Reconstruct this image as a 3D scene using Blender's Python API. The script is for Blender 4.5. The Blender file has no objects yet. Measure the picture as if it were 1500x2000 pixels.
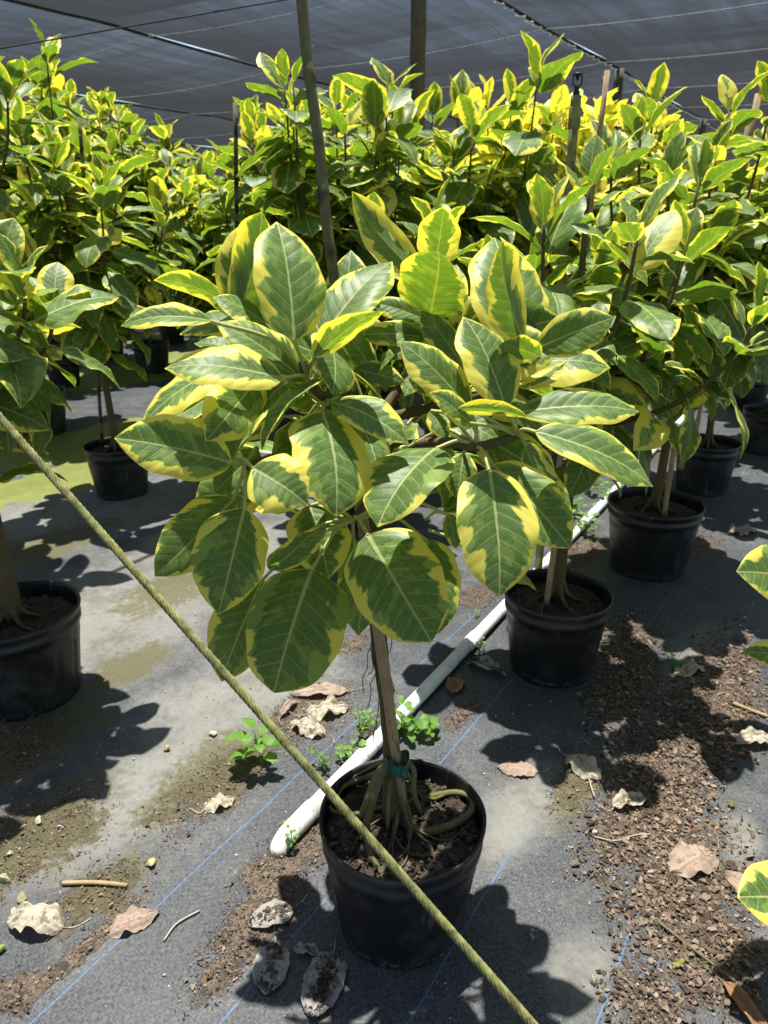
import bpy, math, random
import numpy as np
from mathutils import Vector, Matrix, Euler

random.seed(7)
RNG = np.random.default_rng(7)
sc = bpy.context.scene
COL = sc.collection

# ------------------------------------------------------------------ camera model
F = 1387.0                      # focal length for a 1500 x 2000 picture
PITCH = math.radians(21.5)
CH = 1.42
CP, SP = math.cos(PITCH), math.sin(PITCH)
CAM = np.array([0.0, 0.0, CH])


def ray(px, py):
    t = (py - 1000.0) / F
    return np.array([(px - 750.0) / F, CP - t * SP, -(SP + t * CP)])


def grd(px, py, z=0.0):
    d = ray(px, py)
    return CAM + d * ((z - CH) / d[2])


def at(px, py, Y):
    d = ray(px, py)
    return CAM + d * (Y / d[1])


# rows of pots and the weave of the ground cloth run 33.6 degrees right of the view
TH = math.radians(33.6)
UD = np.array([math.sin(TH), math.cos(TH)])
VD = np.array([math.cos(TH), -math.sin(TH)])


def rowpt(u, v, z=0.0):
    p = UD * u + VD * v
    return np.array([p[0], p[1], z])


def torow(p):
    return float(p[0] * UD[0] + p[1] * UD[1]), float(p[0] * VD[0] + p[1] * VD[1])


# ------------------------------------------------------------------ scene helpers
def empty(name, loc, label=None, cat=None, group=None, kind=None, rotz=0.0, scale=1.0):
    o = bpy.data.objects.new(name, None)
    COL.objects.link(o)
    o.location = loc
    o.rotation_euler = (0, 0, rotz)
    o.scale = (scale,) * 3
    o.empty_display_size = 0.05
    tag(o, label, cat, group, kind)
    return o


def tag(o, label=None, cat=None, group=None, kind=None):
    if label: o['label'] = label
    if cat: o['category'] = cat
    if group: o['group'] = group
    if kind: o['kind'] = kind
    return o


def link(name, me, parent=None, loc=None):
    o = bpy.data.objects.new(name, me)
    COL.objects.link(o)
    if parent is not None:
        o.parent = parent
    if loc is not None:
        o.location = loc
    return o


def dup(root, loc, rotz, scale, label, group=None):
    r = root.copy(); COL.objects.link(r)
    r.location = loc; r.rotation_euler = (0, 0, rotz); r.scale = (scale,) * 3
    if label: r['label'] = label
    if group: r['group'] = group
    for ch in list(root.children):
        c = ch.copy(); COL.objects.link(c); c.parent = r
        for g in list(ch.children):
            d = g.copy(); COL.objects.link(d); d.parent = c
    return r


class MB:
    """plain mesh collector: tubes, lathes, chips"""
    def __init__(s):
        s.v, s.f, s.m = [], [], []

    def add(s, verts, faces, mi=0):
        o = len(s.v)
        s.v.extend([tuple(map(float, p)) for p in verts])
        s.f.extend([tuple(i + o for i in f) for f in faces])
        s.m.extend([mi] * len(faces))

    def tube(s, pts, rad, n=8, mi=0, cap=True, wob=0.0, rng=None):
        pts = [np.asarray(p, float) for p in pts]
        if np.isscalar(rad): rad = [rad] * len(pts)
        V, Fc = [], []
        t = pts[1] - pts[0]; t /= np.linalg.norm(t) + 1e-12
        a = np.array([1.0, 0, 0]) if abs(t[0]) < .8 else np.array([0, 1.0, 0])
        nrm = np.cross(t, a); nrm /= np.linalg.norm(nrm)
        for i, p in enumerate(pts):
            if i == 0: tt = pts[1] - pts[0]
            elif i == len(pts) - 1: tt = pts[-1] - pts[-2]
            else: tt = pts[i + 1] - pts[i - 1]
            tt = tt / (np.linalg.norm(tt) + 1e-12)
            nrm = nrm - tt * np.dot(nrm, tt); nrm /= np.linalg.norm(nrm) + 1e-12
            b = np.cross(tt, nrm)
            for k in range(n):
                an = 2 * math.pi * k / n
                r = rad[i] * (1 + (wob * (rng.random() * 2 - 1) if wob and rng is not None else 0))
                V.append(p + nrm * math.cos(an) * r + b * math.sin(an) * r)
        for i in range(len(pts) - 1):
            for k in range(n):
                k2 = (k + 1) % n
                Fc.append((i * n + k, i * n + k2, (i + 1) * n + k2, (i + 1) * n + k))
        if cap:
            Fc.append(tuple(range(n - 1, -1, -1)))
            Fc.append(tuple((len(pts) - 1) * n + k for k in range(n)))
        s.add(V, Fc, mi)

    def lathe(s, prof, n=48, mi=0, c=(0, 0, 0), mod=None):
        V, Fc = [], []
        for i, (r, z) in enumerate(prof):
            for k in range(n):
                an = 2 * math.pi * k / n
                rr = r if mod is None else mod(r, z, an, i)
                V.append((c[0] + rr * math.cos(an), c[1] + rr * math.sin(an), c[2] + z))
        for i in range(len(prof) - 1):
            for k in range(n):
                k2 = (k + 1) % n
                Fc.append((i * n + k, i * n + k2, (i + 1) * n + k2, (i + 1) * n + k))
        s.add(V, Fc, mi)

    def build(s, name, mats, parent=None, loc=None, smooth=True):
        me = bpy.data.meshes.new(name)
        me.from_pydata(s.v, [], s.f)
        for m in (mats if isinstance(mats, (list, tuple)) else [mats]):
            me.materials.append(m)
        me.polygons.foreach_set('material_index', s.m)
        me.polygons.foreach_set('use_smooth', [smooth] * len(s.f))
        me.update()
        return link(name, me, parent, loc)


def spline(pts, n):
    """Catmull-Rom through the points, n steps a span"""
    P = [np.asarray(p, float) for p in pts]
    P = [2 * P[0] - P[1]] + P + [2 * P[-1] - P[-2]]
    out = []
    for i in range(1, len(P) - 2):
        for k in range(n):
            t = k / n
            a, b, c, d = P[i - 1], P[i], P[i + 1], P[i + 2]
            out.append(0.5 * ((2 * b) + (c - a) * t + (2 * a - 5 * b + 4 * c - d) * t * t + (3 * b - a - 3 * c + d) * t ** 3))
    out.append(P[-2])
    return out


# ------------------------------------------------------------------ node shorthand
class N:
    def __init__(s, name):
        s.mat = bpy.data.materials.new(name)
        s.mat.use_nodes = True
        s.t = s.mat.node_tree
        s.t.nodes.clear()

    def node(s, typ, ins=None, **at_):
        n = s.t.nodes.new(typ)
        for k, v in at_.items(): setattr(n, k, v)
        for k, v in (ins or {}).items(): s.set(n.inputs[k], v)
        return n

    def set(s, sock, v):
        if v is None: return
        if isinstance(v, bpy.types.NodeSocket): s.t.links.new(v, sock)
        elif isinstance(v, (tuple, list)) and sock.type == 'RGBA' and len(v) == 3: sock.default_value = (*v, 1)
        else: sock.default_value = v

    def m(s, op, a, b=None, c=None, clamp=False):
        n = s.node('ShaderNodeMath', operation=op, use_clamp=clamp)
        for i, x in enumerate((a, b, c)): s.set(n.inputs[i], x)
        return n.outputs[0]

    def add(s, a, b): return s.m('ADD', a, b)
    def sub(s, a, b): return s.m('SUBTRACT', a, b)
    def mul(s, a, b): return s.m('MULTIPLY', a, b)

    def step(s, x, lo, hi, a=0.0, b=1.0):
        n = s.node('ShaderNodeMapRange', interpolation_type='SMOOTHSTEP')
        for i, q in enumerate((x, lo, hi, a, b)): s.set(n.inputs[i], q)
        return n.outputs[0]

    def mix(s, f, a, b, mode='MIX'):
        n = s.node('ShaderNodeMix', data_type='RGBA', blend_type=mode)
        s.set(n.inputs[0], f); s.set(n.inputs[6], a); s.set(n.inputs[7], b)
        return n.outputs[2]

    def vec(s, x, y, z=0.0):
        n = s.node('ShaderNodeCombineXYZ')
        for i, q in enumerate((x, y, z)): s.set(n.inputs[i], q)
        return n.outputs[0]

    def sep(s, v):
        n = s.node('ShaderNodeSeparateXYZ'); s.set(n.inputs[0], v)
        return n.outputs

    def noise(s, v, scale, detail=2.0, rough=.5, dist=0.0, out=0):
        n = s.node('ShaderNodeTexNoise')
        s.set(n.inputs['Vector'], v); s.set(n.inputs['Scale'], scale)
        s.set(n.inputs['Detail'], detail); s.set(n.inputs['Roughness'], rough); s.set(n.inputs['Distortion'], dist)
        return n.outputs[out]

    def voro(s, v, scale, out='Distance', feature='F1', rnd=1.0):
        n = s.node('ShaderNodeTexVoronoi', feature=feature)
        s.set(n.inputs['Vector'], v); s.set(n.inputs['Scale'], scale); s.set(n.inputs['Randomness'], rnd)
        return n.outputs[out]

    def attr(s, name):
        return s.node('ShaderNodeAttribute', attribute_name=name).outputs['Fac']

    def bump(s, h, strength=.3, dist=.002):
        n = s.node('ShaderNodeBump'); s.set(n.inputs['Strength'], strength); s.set(n.inputs['Distance'], dist); s.set(n.inputs['Height'], h)
        return n.outputs[0]

    def pbsdf(s, col, rough=.6, spec=.5, nrm=None, **kw):
        n = s.node('ShaderNodeBsdfPrincipled')
        s.set(n.inputs['Base Color'], col); s.set(n.inputs['Roughness'], rough); s.set(n.inputs['Specular IOR Level'], spec)
        if nrm is not None: s.set(n.inputs['Normal'], nrm)
        for k, v in kw.items(): s.set(n.inputs[k], v)
        return n.outputs[0]

    def mixsh(s, f, a, b):
        n = s.node('ShaderNodeMixShader'); s.set(n.inputs[0], f); s.set(n.inputs[1], a); s.set(n.inputs[2], b)
        return n.outputs[0]

    def out(s, sh):
        n = s.node('ShaderNodeOutputMaterial'); s.set(n.inputs['Surface'], sh)
        return s.mat

    def pos(s): return s.node('ShaderNodeNewGeometry').outputs['Position']
    def obj(s): return s.node('ShaderNodeTexCoord').outputs['Object']


# ------------------------------------------------------------------ materials
def make_leaf_material(name, detail=True):
    g = N(name)
    uvn = g.node('ShaderNodeUVMap', uv_map='UVMap').outputs[0]
    x0, v, _ = g.sep(uvn)
    x = g.mul(g.sub(x0, .5), 2.0)
    side = g.m('SIGN', x)
    edge = g.attr('edge')
    seed = g.attr('seed')
    var = g.attr('var')
    ax = g.m('ABSOLUTE', x)
    # along-vein coordinate
    w = g.sub(v, g.add(g.mul(ax, .17), g.mul(g.mul(ax, ax), .07)))
    sv = g.mul(seed, 41.0)
    jag = g.noise(g.vec(g.add(g.mul(w, 9.0), sv), g.mul(ax, 1.6), g.add(g.mul(side, 3.7), sv)), 1.0, 2.5, .62)
    jag2 = g.noise(g.vec(g.add(g.mul(w, 4.0), sv), g.mul(ax, .6), g.add(g.mul(side, 9.1), sv)), 1.0, 1.0, .5)
    stepn = g.noise(g.vec(g.m('SNAP', g.add(g.mul(w, 11.0), sv), .5), side, sv), 3.1, 0.0)
    thr = g.add(var, g.add(g.add(g.mul(g.sub(jag, .5), .70), g.mul(g.sub(jag2, .5), 1.25)), g.mul(g.sub(stepn, .5), .28)))
    tipy = g.m('POWER', g.m('ABSOLUTE', g.sub(g.mul(v, 2.0), 1.0)), 9.0)
    e = g.m('MAXIMUM', edge, g.mul(tipy, .92))
    yel = g.step(g.sub(e, thr), -.035, .03)
    thr2 = g.sub(thr, g.add(.05, g.mul(g.m('MAXIMUM', g.sub(jag2, .5), 0.0), 2.4)))
    mid = g.step(g.sub(e, thr2), -.03, .03)
    # blotches of pale tissue inside the green
    blot = g.step(g.noise(g.vec(g.add(g.mul(w, 5.0), sv), g.mul(x, 1.3), sv), 1.3, 2.0, .55), .56, .61)
    dark = g.mix(g.noise(g.vec(g.mul(x, 2.0), g.mul(v, 3.0), sv), 1.4, 2), (.052, .118, .018), (.100, .185, .036))
    midc = (.22, .33, .06)
    green = g.mix(g.m('MAXIMUM', mid, g.mul(blot, .55)), dark, midc)
    if detail:
        sp = g.noise(g.vec(g.mul(x, 1.0), g.mul(v, 1.7), sv), 46.0, 2.0, .6)
        green = g.mix(g.mul(g.step(sp, .48, .68), .62), green, (.28, .37, .15))
        green = g.mix(g.mul(g.step(g.noise(g.vec(g.mul(x, 1.0), g.mul(v, 1.7), sv), 5.0, 3.0, .6), .45, .7), .40), green, (.22, .30, .11))
    ycol = g.mix(g.noise(g.vec(g.mul(x, 2.0), g.mul(v, 3.0), g.add(sv, 5.0)), 1.7, 2), (.78, .68, .085), (.86, .80, .17))
    # veins
    fr = g.m('FRACT', g.add(g.mul(w, 9.0), g.mul(side, .22)))
    dd = g.sub(.5, g.m('ABSOLUTE', g.sub(fr, .5)))
    vein = g.mul(g.step(dd, .060, .012), g.step(edge, 1.0, .72))
    midr = g.step(g.sub(ax, g.sub(.042, g.mul(v, .032))), .012, -.004)
    vm = g.m('MAXIMUM', g.mul(vein, .5), midr)
    col = g.mix(yel, green, ycol)
    col = g.mix(g.mul(vm, g.mix(yel, .85, .35) if False else .72), col, (.56, .60, .24))
    back = g.node('ShaderNodeNewGeometry').outputs['Backfacing']
    colb = g.mix(.35, col, g.mix(yel, (.17, .25, .10), (.72, .66, .22)))
    colf = g.mix(back, col, colb)
    # age: some leaves go brown / orange
    tg = g.mix(g.m('MAXIMUM', mid, g.mul(blot, .5)), (.165, .30, .014), (.36, .46, .022))
    tcol = g.mix(yel, tg, (.90, .80, .05))
    tcol = g.mix(g.mul(vm, .45), tcol, (.60, .58, .06))
    quilt = g.add(g.mul(g.m('POWER', g.mul(dd, 2.0), .6), .5), g.mul(midr, -.6))
    nrm = g.bump(quilt, .30, .0022)
    rough = g.mix(back, (.45, .45, .45), (.62, .62, .62))
    pb = g.pbsdf(colf, rough, .36, nrm)
    tr = g.node('ShaderNodeBsdfTranslucent', {'Color': tcol, 'Normal': nrm}).outputs[0]
    return g.out(g.mixsh(.43, pb, tr))


def make_petiole_material():
    g = N('petiole_skin')
    n = g.noise(g.pos(), 60, 2)
    c = g.mix(n, (.30, .34, .09), (.46, .45, .15))
    return g.out(g.pbsdf(c, .45, .4))


def make_bark_material(name, a, b, moss=(.10, .12, .03), mossamt=.5, rings=True):
    g = N(name)
    p = g.pos()
    st = g.node('ShaderNodeMapping', {'Vector': p, 'Scale': (1, 1, .22)}).outputs[0]
    n = g.noise(st, 70, 4, .6)
    n2 = g.noise(p, 14, 3)
    c = g.mix(n, a, b)
    c = g.mix(g.mul(g.step(n2, .45, .65), mossamt), c, moss)
    return g.out(g.pbsdf(c, .85, .2, g.bump(n, .7, .004)))


def make_pot_material():
    g = N('black_pot_plastic')
    p = g.obj()
    _, _, z = g.sep(p)
    n = g.noise(p, 7, 4, .6)
    fine = g.noise(p, 90, 2)
    scr = g.noise(g.node('ShaderNodeMapping', {'Vector': p, 'Scale': (38, 38, 3.0)}).outputs[0], 1.0, 3, .6)
    dust = g.m('MAXIMUM', g.mul(g.step(n, .48, .72), g.mul(fine, .75)), g.mul(g.step(scr, .64, .70), .55))
    dust = g.m('MAXIMUM', dust, g.mul(g.step(g.noise(p, 160, 1), .74, .78), .8))
    low = g.step(z, .05, 0.0)
    dust = g.m('MAXIMUM', dust, g.mul(low, g.step(fine, .45, .7)))
    c = g.mix(dust, (.0085, .0095, .011), (.085, .082, .075))
    r = g.add(.40, g.mul(dust, .4))
    return g.out(g.pbsdf(c, r, .38, g.bump(fine, .12, .001)))


def make_soil_material():
    g = N('potting_soil')
    p = g.pos()
    n = g.noise(p, 110, 5, .7)
    vo = g.voro(p, 95, 'Color')
    c = g.mix(n, (.016, .013, .010), (.070, .056, .042))
    c = g.mix(g.mul(g.sep(vo)[0], .4), c, (.10, .078, .055))
    wh = g.step(g.voro(p, 75), .13, .08)
    wh = g.mul(wh, g.step(g.sep(g.voro(p, 75, 'Color'))[1], .86, .9))
    c = g.mix(wh, c, (.5, .48, .44))
    return g.out(g.pbsdf(c, .95, .15, g.bump(n, .9, .006)))


def make_chip_material(name, cols, isl=True):
    g = N(name)
    r = g.node('ShaderNodeNewGeometry').outputs['Random Per Island']
    ramp = g.node('ShaderNodeValToRGB')
    el = ramp.color_ramp.elements
    while len(el) < len(cols): el.new(.5)
    for i, c in enumerate(cols):
        el[i].position = i / (len(cols) - 1); el[i].color = (*c, 1)
    g.set(ramp.inputs[0], r)
    n = g.noise(g.pos(), 260, 3, .6)
    c = g.mix(g.mul(n, .7), ramp.outputs[0], (.045, .032, .022))
    return g.out(g.pbsdf(c, .9, .2, g.bump(n, .5, .002)))


def make_simple(name, a, b, scale=30, rough=.7, spec=.3, bump=.3, dist=.003, detail=4, stretch=(1, 1, 1), obj=False):
    g = N(name)
    p = g.node('ShaderNodeMapping', {'Vector': g.obj() if obj else g.pos(), 'Scale': stretch}).outputs[0]
    n = g.noise(p, scale, detail, .6)
    n = g.step(n, .28, .72)
    return g.out(g.pbsdf(g.mix(n, a, b), rough, spec, g.bump(n, bump, dist)))


def make_ground_material(v0):
    g = N('ground_cloth')
    p = g.pos()
    x, y, z = g.sep(p)
    u = g.add(g.mul(x, float(UD[0])), g.mul(y, float(UD[1])))
    v = g.add(g.mul(x, float(VD[0])), g.mul(y, float(VD[1])))
    rc = g.vec(u, v, 0.0)
    dirt = g.attr('dirt'); moss = g.attr('moss'); dust = g.attr('dust')
    big = g.noise(p, 1.9, 4, .6)
    medn = g.noise(p, 9.0, 5, .65)
    fine = g.noise(p, 75.0, 4, .7)
    wu = g.noise(g.vec(g.mul(u, 90), g.mul(v, 420)), 1.0, 1.0)
    wv = g.noise(g.vec(g.mul(u, 420), g.mul(v, 90)), 1.0, 1.0)
    weave = g.add(g.mul(wu, .5), g.mul(wv, .5))
    base = g.mix(g.step(weave, .40, .62), (.020, .022, .025), (.082, .087, .094))
    # dust film
    df = g.add(g.mul(dust, .85), g.add(g.mul(g.sub(big, .5), .9), g.mul(g.sub(medn, .5), .8)))
    df = g.add(df, g.mul(g.sub(g.noise(p, 34.0, 4, .7), .5), .7))
    df = g.step(df, -.02, .85)
    dcol = g.mix(fine, (.125, .122, .110), (.235, .230, .208))
    stain = g.step(g.add(g.noise(p, 5.5, 5, .7), g.mul(g.sub(g.noise(p, 38.0, 3, .7), .5), .4)), .46, .66)
    dcol = g.mix(g.mul(stain, .55), dcol, (.085, .080, .062))
    c = g.mix(g.mul(df, .92), base, dcol)
    # blue marker threads
    wob = g.mul(g.sub(g.noise(g.vec(u, g.m('FLOOR', g.mul(v, 2.0))), 2.2, 2.0), .5), .035)
    vv = g.m('DIVIDE', g.sub(g.add(v, wob), v0), .305)
    dl = g.mul(g.m('ABSOLUTE', g.sub(g.m('FRACT', g.add(vv, .5)), .5)), .305)
    line = g.step(dl, .0024, .0010)
    dash = g.step(g.noise(g.vec(g.mul(u, 130), vv), 1.0, 0.0), .36, .48)
    line = g.mul(line, g.mul(g.add(.35, g.mul(dash, .65)), g.step(df, .98, .35, .25, 1.0)))
    c = g.mix(line, c, (.06, .13, .27))
    # algae and soil
    mn = g.add(moss, g.add(g.mul(g.sub(medn, .5), 1.4), g.mul(g.sub(g.noise(p, 42.0, 4, .75), .5), 1.5)))
    mm = g.step(mn, .38, .80)
    c = g.mix(g.mul(mm, .85), c, g.mix(fine, (.045, .042, .018), (.125, .115, .050)))
    green = g.attr('algae')
    ga = g.step(g.add(green, g.mul(g.sub(g.noise(p, 3.2, 4, .6), .5), 1.6)), .42, .58)
    c = g.mix(g.mul(ga, .9), c, g.mix(medn, (.10, .125, .018), (.20, .22, .045)))
    clump = g.noise(p, 24.0, 5, .7)
    dn = g.add(dirt, g.add(g.mul(g.sub(medn, .5), 1.5), g.add(g.mul(g.sub(fine, .5), .7), g.mul(g.sub(clump, .5), 1.2))))
    dm = g.step(dn, .45, .66)
    crumb = g.sep(g.voro(p, 170, 'Color'))[0]
    soil = g.mix(g.step(clump, .35, .65), (.028, .022, .016), (.105, .080, .056))
    soil = g.mix(g.mul(g.step(crumb, .55, .95), .7), soil, (.17, .125, .085))
    soil = g.mix(g.mul(g.step(mn, .3, .9), .65), soil, (.060, .058, .022))
    c = g.mix(g.mul(dm, .93), c, soil)
    # perlite grit
    vs = g.node('ShaderNodeTexVoronoi'); g.set(vs.inputs['Vector'], p); g.set(vs.inputs['Scale'], 62.0)
    pr = g.sep(vs.outputs['Color'])
    dots = g.mul(g.step(vs.outputs['Distance'], .16, .07), g.step(g.add(pr[0], g.mul(g.add(dirt, dust), .06)), .93, .95))
    c = g.mix(dots, c, g.mix(pr[1], (.42, .40, .36), (.22, .16, .11)))
    h = g.add(g.mul(weave, .25), g.add(g.mul(fine, g.add(.15, dm)), g.mul(medn, g.add(.6, dm))))
    rough = g.add(.52, g.mul(g.m('MAXIMUM', df, dm), .4))
    return g.out(g.pbsdf(c, rough, .35, g.bump(h, .55, .006)))


def make_net_material():
    g = N('shade_cloth')
    p = g.pos()
    x, y, z = g.sep(p)
    u = g.add(g.mul(x, float(UD[0])), g.mul(y, float(UD[1])))
    v = g.add(g.mul(x, float(VD[0])), g.mul(y, float(VD[1])))
    n1 = g.noise(g.vec(g.mul(u, .35), g.mul(v, 6.0)), 1.0, 4, .6)
    n2 = g.noise(g.vec(g.mul(u, 4.0), g.mul(v, .4)), 1.0, 3, .6)
    n3 = g.noise(g.vec(u, v), .45, 3)
    k = g.add(.76, g.add(g.mul(g.sub(n1, .5), .65), g.add(g.mul(g.sub(n2, .5), .35), g.mul(g.sub(n3, .5), .45))))
    geo = g.node('ShaderNodeNewGeometry')
    dot = g.node('ShaderNodeVectorMath', operation='DOT_PRODUCT')
    g.set(dot.inputs[0], geo.outputs['Incoming']); g.set(dot.inputs[1], geo.outputs['True Normal'])
    cs = g.m('MAXIMUM', g.m('ABSOLUTE', dot.outputs['Value']), .02)
    # open share of a woven net: closes as it is seen more along its face
    T = g.m('EXPONENT', g.mul(g.m('DIVIDE', k, cs), -1.0))
    dif = g.node('ShaderNodeBsdfDiffuse', {'Color': (.013, .014, .016, 1)}).outputs[0]
    trl = g.node('ShaderNodeBsdfTranslucent', {'Color': (.017, .018, .020, 1)}).outputs[0]
    body = g.mixsh(.5, dif, trl)
    tp = g.node('ShaderNodeBsdfTransparent').outputs[0]
    return g.out(g.mixsh(T, body, tp))


M_LEAF = make_leaf_material('variegated_leaf')
M_LEAF_FAR = make_leaf_material('variegated_leaf_small', detail=False)
M_PET = make_petiole_material()
M_TRUNK = make_bark_material('fig_bark', (.045, .036, .018), (.17, .125, .07), (.08, .09, .025), .65)
M_ROOT = make_bark_material('fig_root', (.075, .070, .032), (.19, .175, .085), (.10, .11, .03), .6)
M_POST = make_bark_material('weathered_post', (.06, .055, .045), (.17, .155, .125), (.07, .08, .03), .4)
M_STAKE = make_bark_material('wood_stake', (.22, .15, .085), (.46, .335, .19), (.12, .12, .05), .3)
M_BAMBOO = make_bark_material('bamboo_cane', (.055, .052, .026), (.22, .215, .115), (.012, .011, .008), .95)
M_POT = make_pot_material()
M_SOIL = make_soil_material()
M_CHIP = make_chip_material('bark_chips', [(.030, .023, .017), (.09, .062, .045), (.060, .045, .034), (.21, .155, .115), (.32, .235, .18), (.14, .125, .07), (.42, .33, .255), (.27, .165, .105), (.16, .115, .09), (.045, .035, .026)])
M_CHIPDARK = make_chip_material('potting_bark', [(.018, .015, .012), (.045, .036, .028), (.085, .068, .052), (.14, .112, .085), (.04, .034, .026)])
M_GRIT = make_chip_material('grit', [(.20, .18, .14), (.40, .37, .31), (.58, .55, .48), (.25, .17, .11)])
def make_pvc():
    g = N('pvc_pipe')
    p = g.pos(); _, _, z = g.sep(p)
    n = g.noise(p, 13, 5, .65); n2 = g.noise(p, 70, 4, .7)
    c = g.mix(n, (.52, .54, .50), (.76, .77, .73))
    c = g.mix(g.mul(g.step(g.add(n, g.mul(g.sub(n2, .5), .5)), .52, .68), .55), c, (.30, .29, .21))
    c = g.mix(g.mul(g.step(n2, .62, .72), .7), c, (.14, .12, .08))
    # earth clings to the underside
    c = g.mix(g.step(g.add(z, g.mul(n2, -.03)), .012, -.004), c, (.09, .075, .05))
    return g.out(g.pbsdf(c, .5, .4, g.bump(n2, .2, .001)))


M_PVC = make_pvc()
M_RISER = make_simple('algae_pipe', (.10, .12, .035), (.30, .33, .12), 22, .6, .3, .2, .002, 5)
M_BLACK = make_simple('black_plastic', (.012, .012, .012), (.03, .03, .03), 40, .5, .4, .1, .001)
M_ROPE = make_simple('weathered_strand', (.065, .068, .022), (.25, .25, .09), 80, .75, .3, .4, .001, 5)
M_WIRE = make_simple('pale_wire', (.20, .21, .22), (.38, .39, .40), 20, .5, .4, .1, .001)
M_SEAM = make_simple('dark_seam', (.02, .021, .023), (.05, .052, .055), 20, .8, .2, .3, .004)
M_CLIP = make_simple('white_lacing', (.55, .56, .58), (.75, .76, .78), 20, .5, .4, .1, .001)
M_TAPE = make_simple('green_tie_tape', (.004, .065, .042), (.009, .115, .075), 30, .35, .5, .2, .001)
M_NET = make_net_material()
M_WEED = None


def make_dead_leaf(name, a, b, soil=.5):
    g = N(name)
    uvn = g.node('ShaderNodeUVMap', uv_map='UVMap').outputs[0]
    x0, v, _ = g.sep(uvn)
    x = g.m('ABSOLUTE', g.mul(g.sub(x0, .5), 2.0))
    seed = g.attr('seed')
    p = g.pos()
    n = g.noise(p, 26, 5, .65)
    n2 = g.noise(p, 120, 3, .6)
    w = g.sub(v, g.mul(x, .2))
    fr = g.m('FRACT', g.mul(w, 9.0))
    dd = g.sub(.5, g.m('ABSOLUTE', g.sub(fr, .5)))
    vein = g.m('MAXIMUM', g.mul(g.step(dd, .09, .02), .5), g.step(x, .06, .02))
    c = g.mix(n, a, b)
    c = g.mix(g.mul(n2, .45), c, tuple(q * .5 for q in a))
    c = g.mix(g.mul(vein, .5), c, tuple(min(1, q * 1.25) for q in b))
    sm = g.step(g.add(g.noise(p, 60, 5, .75), g.mul(g.sub(g.noise(p, 14, 2), .5), .5)), .50, .56)
    ctr = g.step(x, 1.0, .3)
    c = g.mix(g.mul(g.mul(sm, ctr), soil), c, (.03, .022, .016))
    h = g.add(g.mul(n, 1.0), g.mul(vein, .4))
    pb = g.pbsdf(c, .8, .25, g.bump(h, .7, .006))
    tr = g.node('ShaderNodeBsdfTranslucent', {'Color': tuple(b) + (1,)}).outputs[0]
    return g.out(g.mixsh(.12, pb, tr))


M_DEAD_TAN = make_dead_leaf('dry_leaf_tan', (.28, .20, .15), (.44, .34, .265), .35)
M_DEAD_GREY = make_dead_leaf('dry_leaf_grey', (.25, .235, .205), (.42, .40, .36), 1.0)
M_DEAD_BROWN = make_dead_leaf('dry_leaf_brown', (.22, .11, .055), (.38, .22, .12), .4)
M_DEAD_CREAM = make_dead_leaf('dry_leaf_cream', (.36, .31, .22), (.56, .51, .40), .6)


def make_weed():
    g = N('weed_leaf')
    p = g.pos()
    n = g.noise(p, 40, 3)
    c = g.mix(n, (.07, .17, .025), (.18, .33, .05))
    pb = g.pbsdf(c, .5, .35, g.bump(g.noise(p, 150, 2), .4, .002))
    tr = g.node('ShaderNodeBsdfTranslucent', {'Color': (.34, .55, .05, 1)}).outputs[0]
    return g.out(g.mixsh(.4, pb, tr))


M_WEED = make_weed()

# ------------------------------------------------------------------ leaves
OV_V = np.array([0, .02, .06, .12, .2, .3, .4, .5, .6, .7, .8, .88, .94, .97, 1.0])
OV_H = np.array([.03, .17, .40, .62, .82, .95, 1.0, 1.0, .96, .86, .67, .44, .22, .10, .012])
RD_H = np.array([.03, .30, .60, .82, .95, 1.0, 1.0, .99, .97, .93, .83, .66, .42, .24, .03])


def _smooth_interp(v, X, Y):
    # monotone cubic
    d = np.diff(Y) / np.diff(X)
    m = np.concatenate([[d[0]], (d[1:] + d[:-1]) / 2, [d[-1]]])
    i = np.clip(np.searchsorted(X, v) - 1, 0, len(X) - 2)
    h = X[i + 1] - X[i]; t = (v - X[i]) / h
    return ((2 * t ** 3 - 3 * t ** 2 + 1) * Y[i] + (t ** 3 - 2 * t ** 2 + t) * h * m[i] + (-2 * t ** 3 + 3 * t ** 2) * Y[i + 1] + (t ** 3 - t ** 2) * h * m[i + 1])


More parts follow.
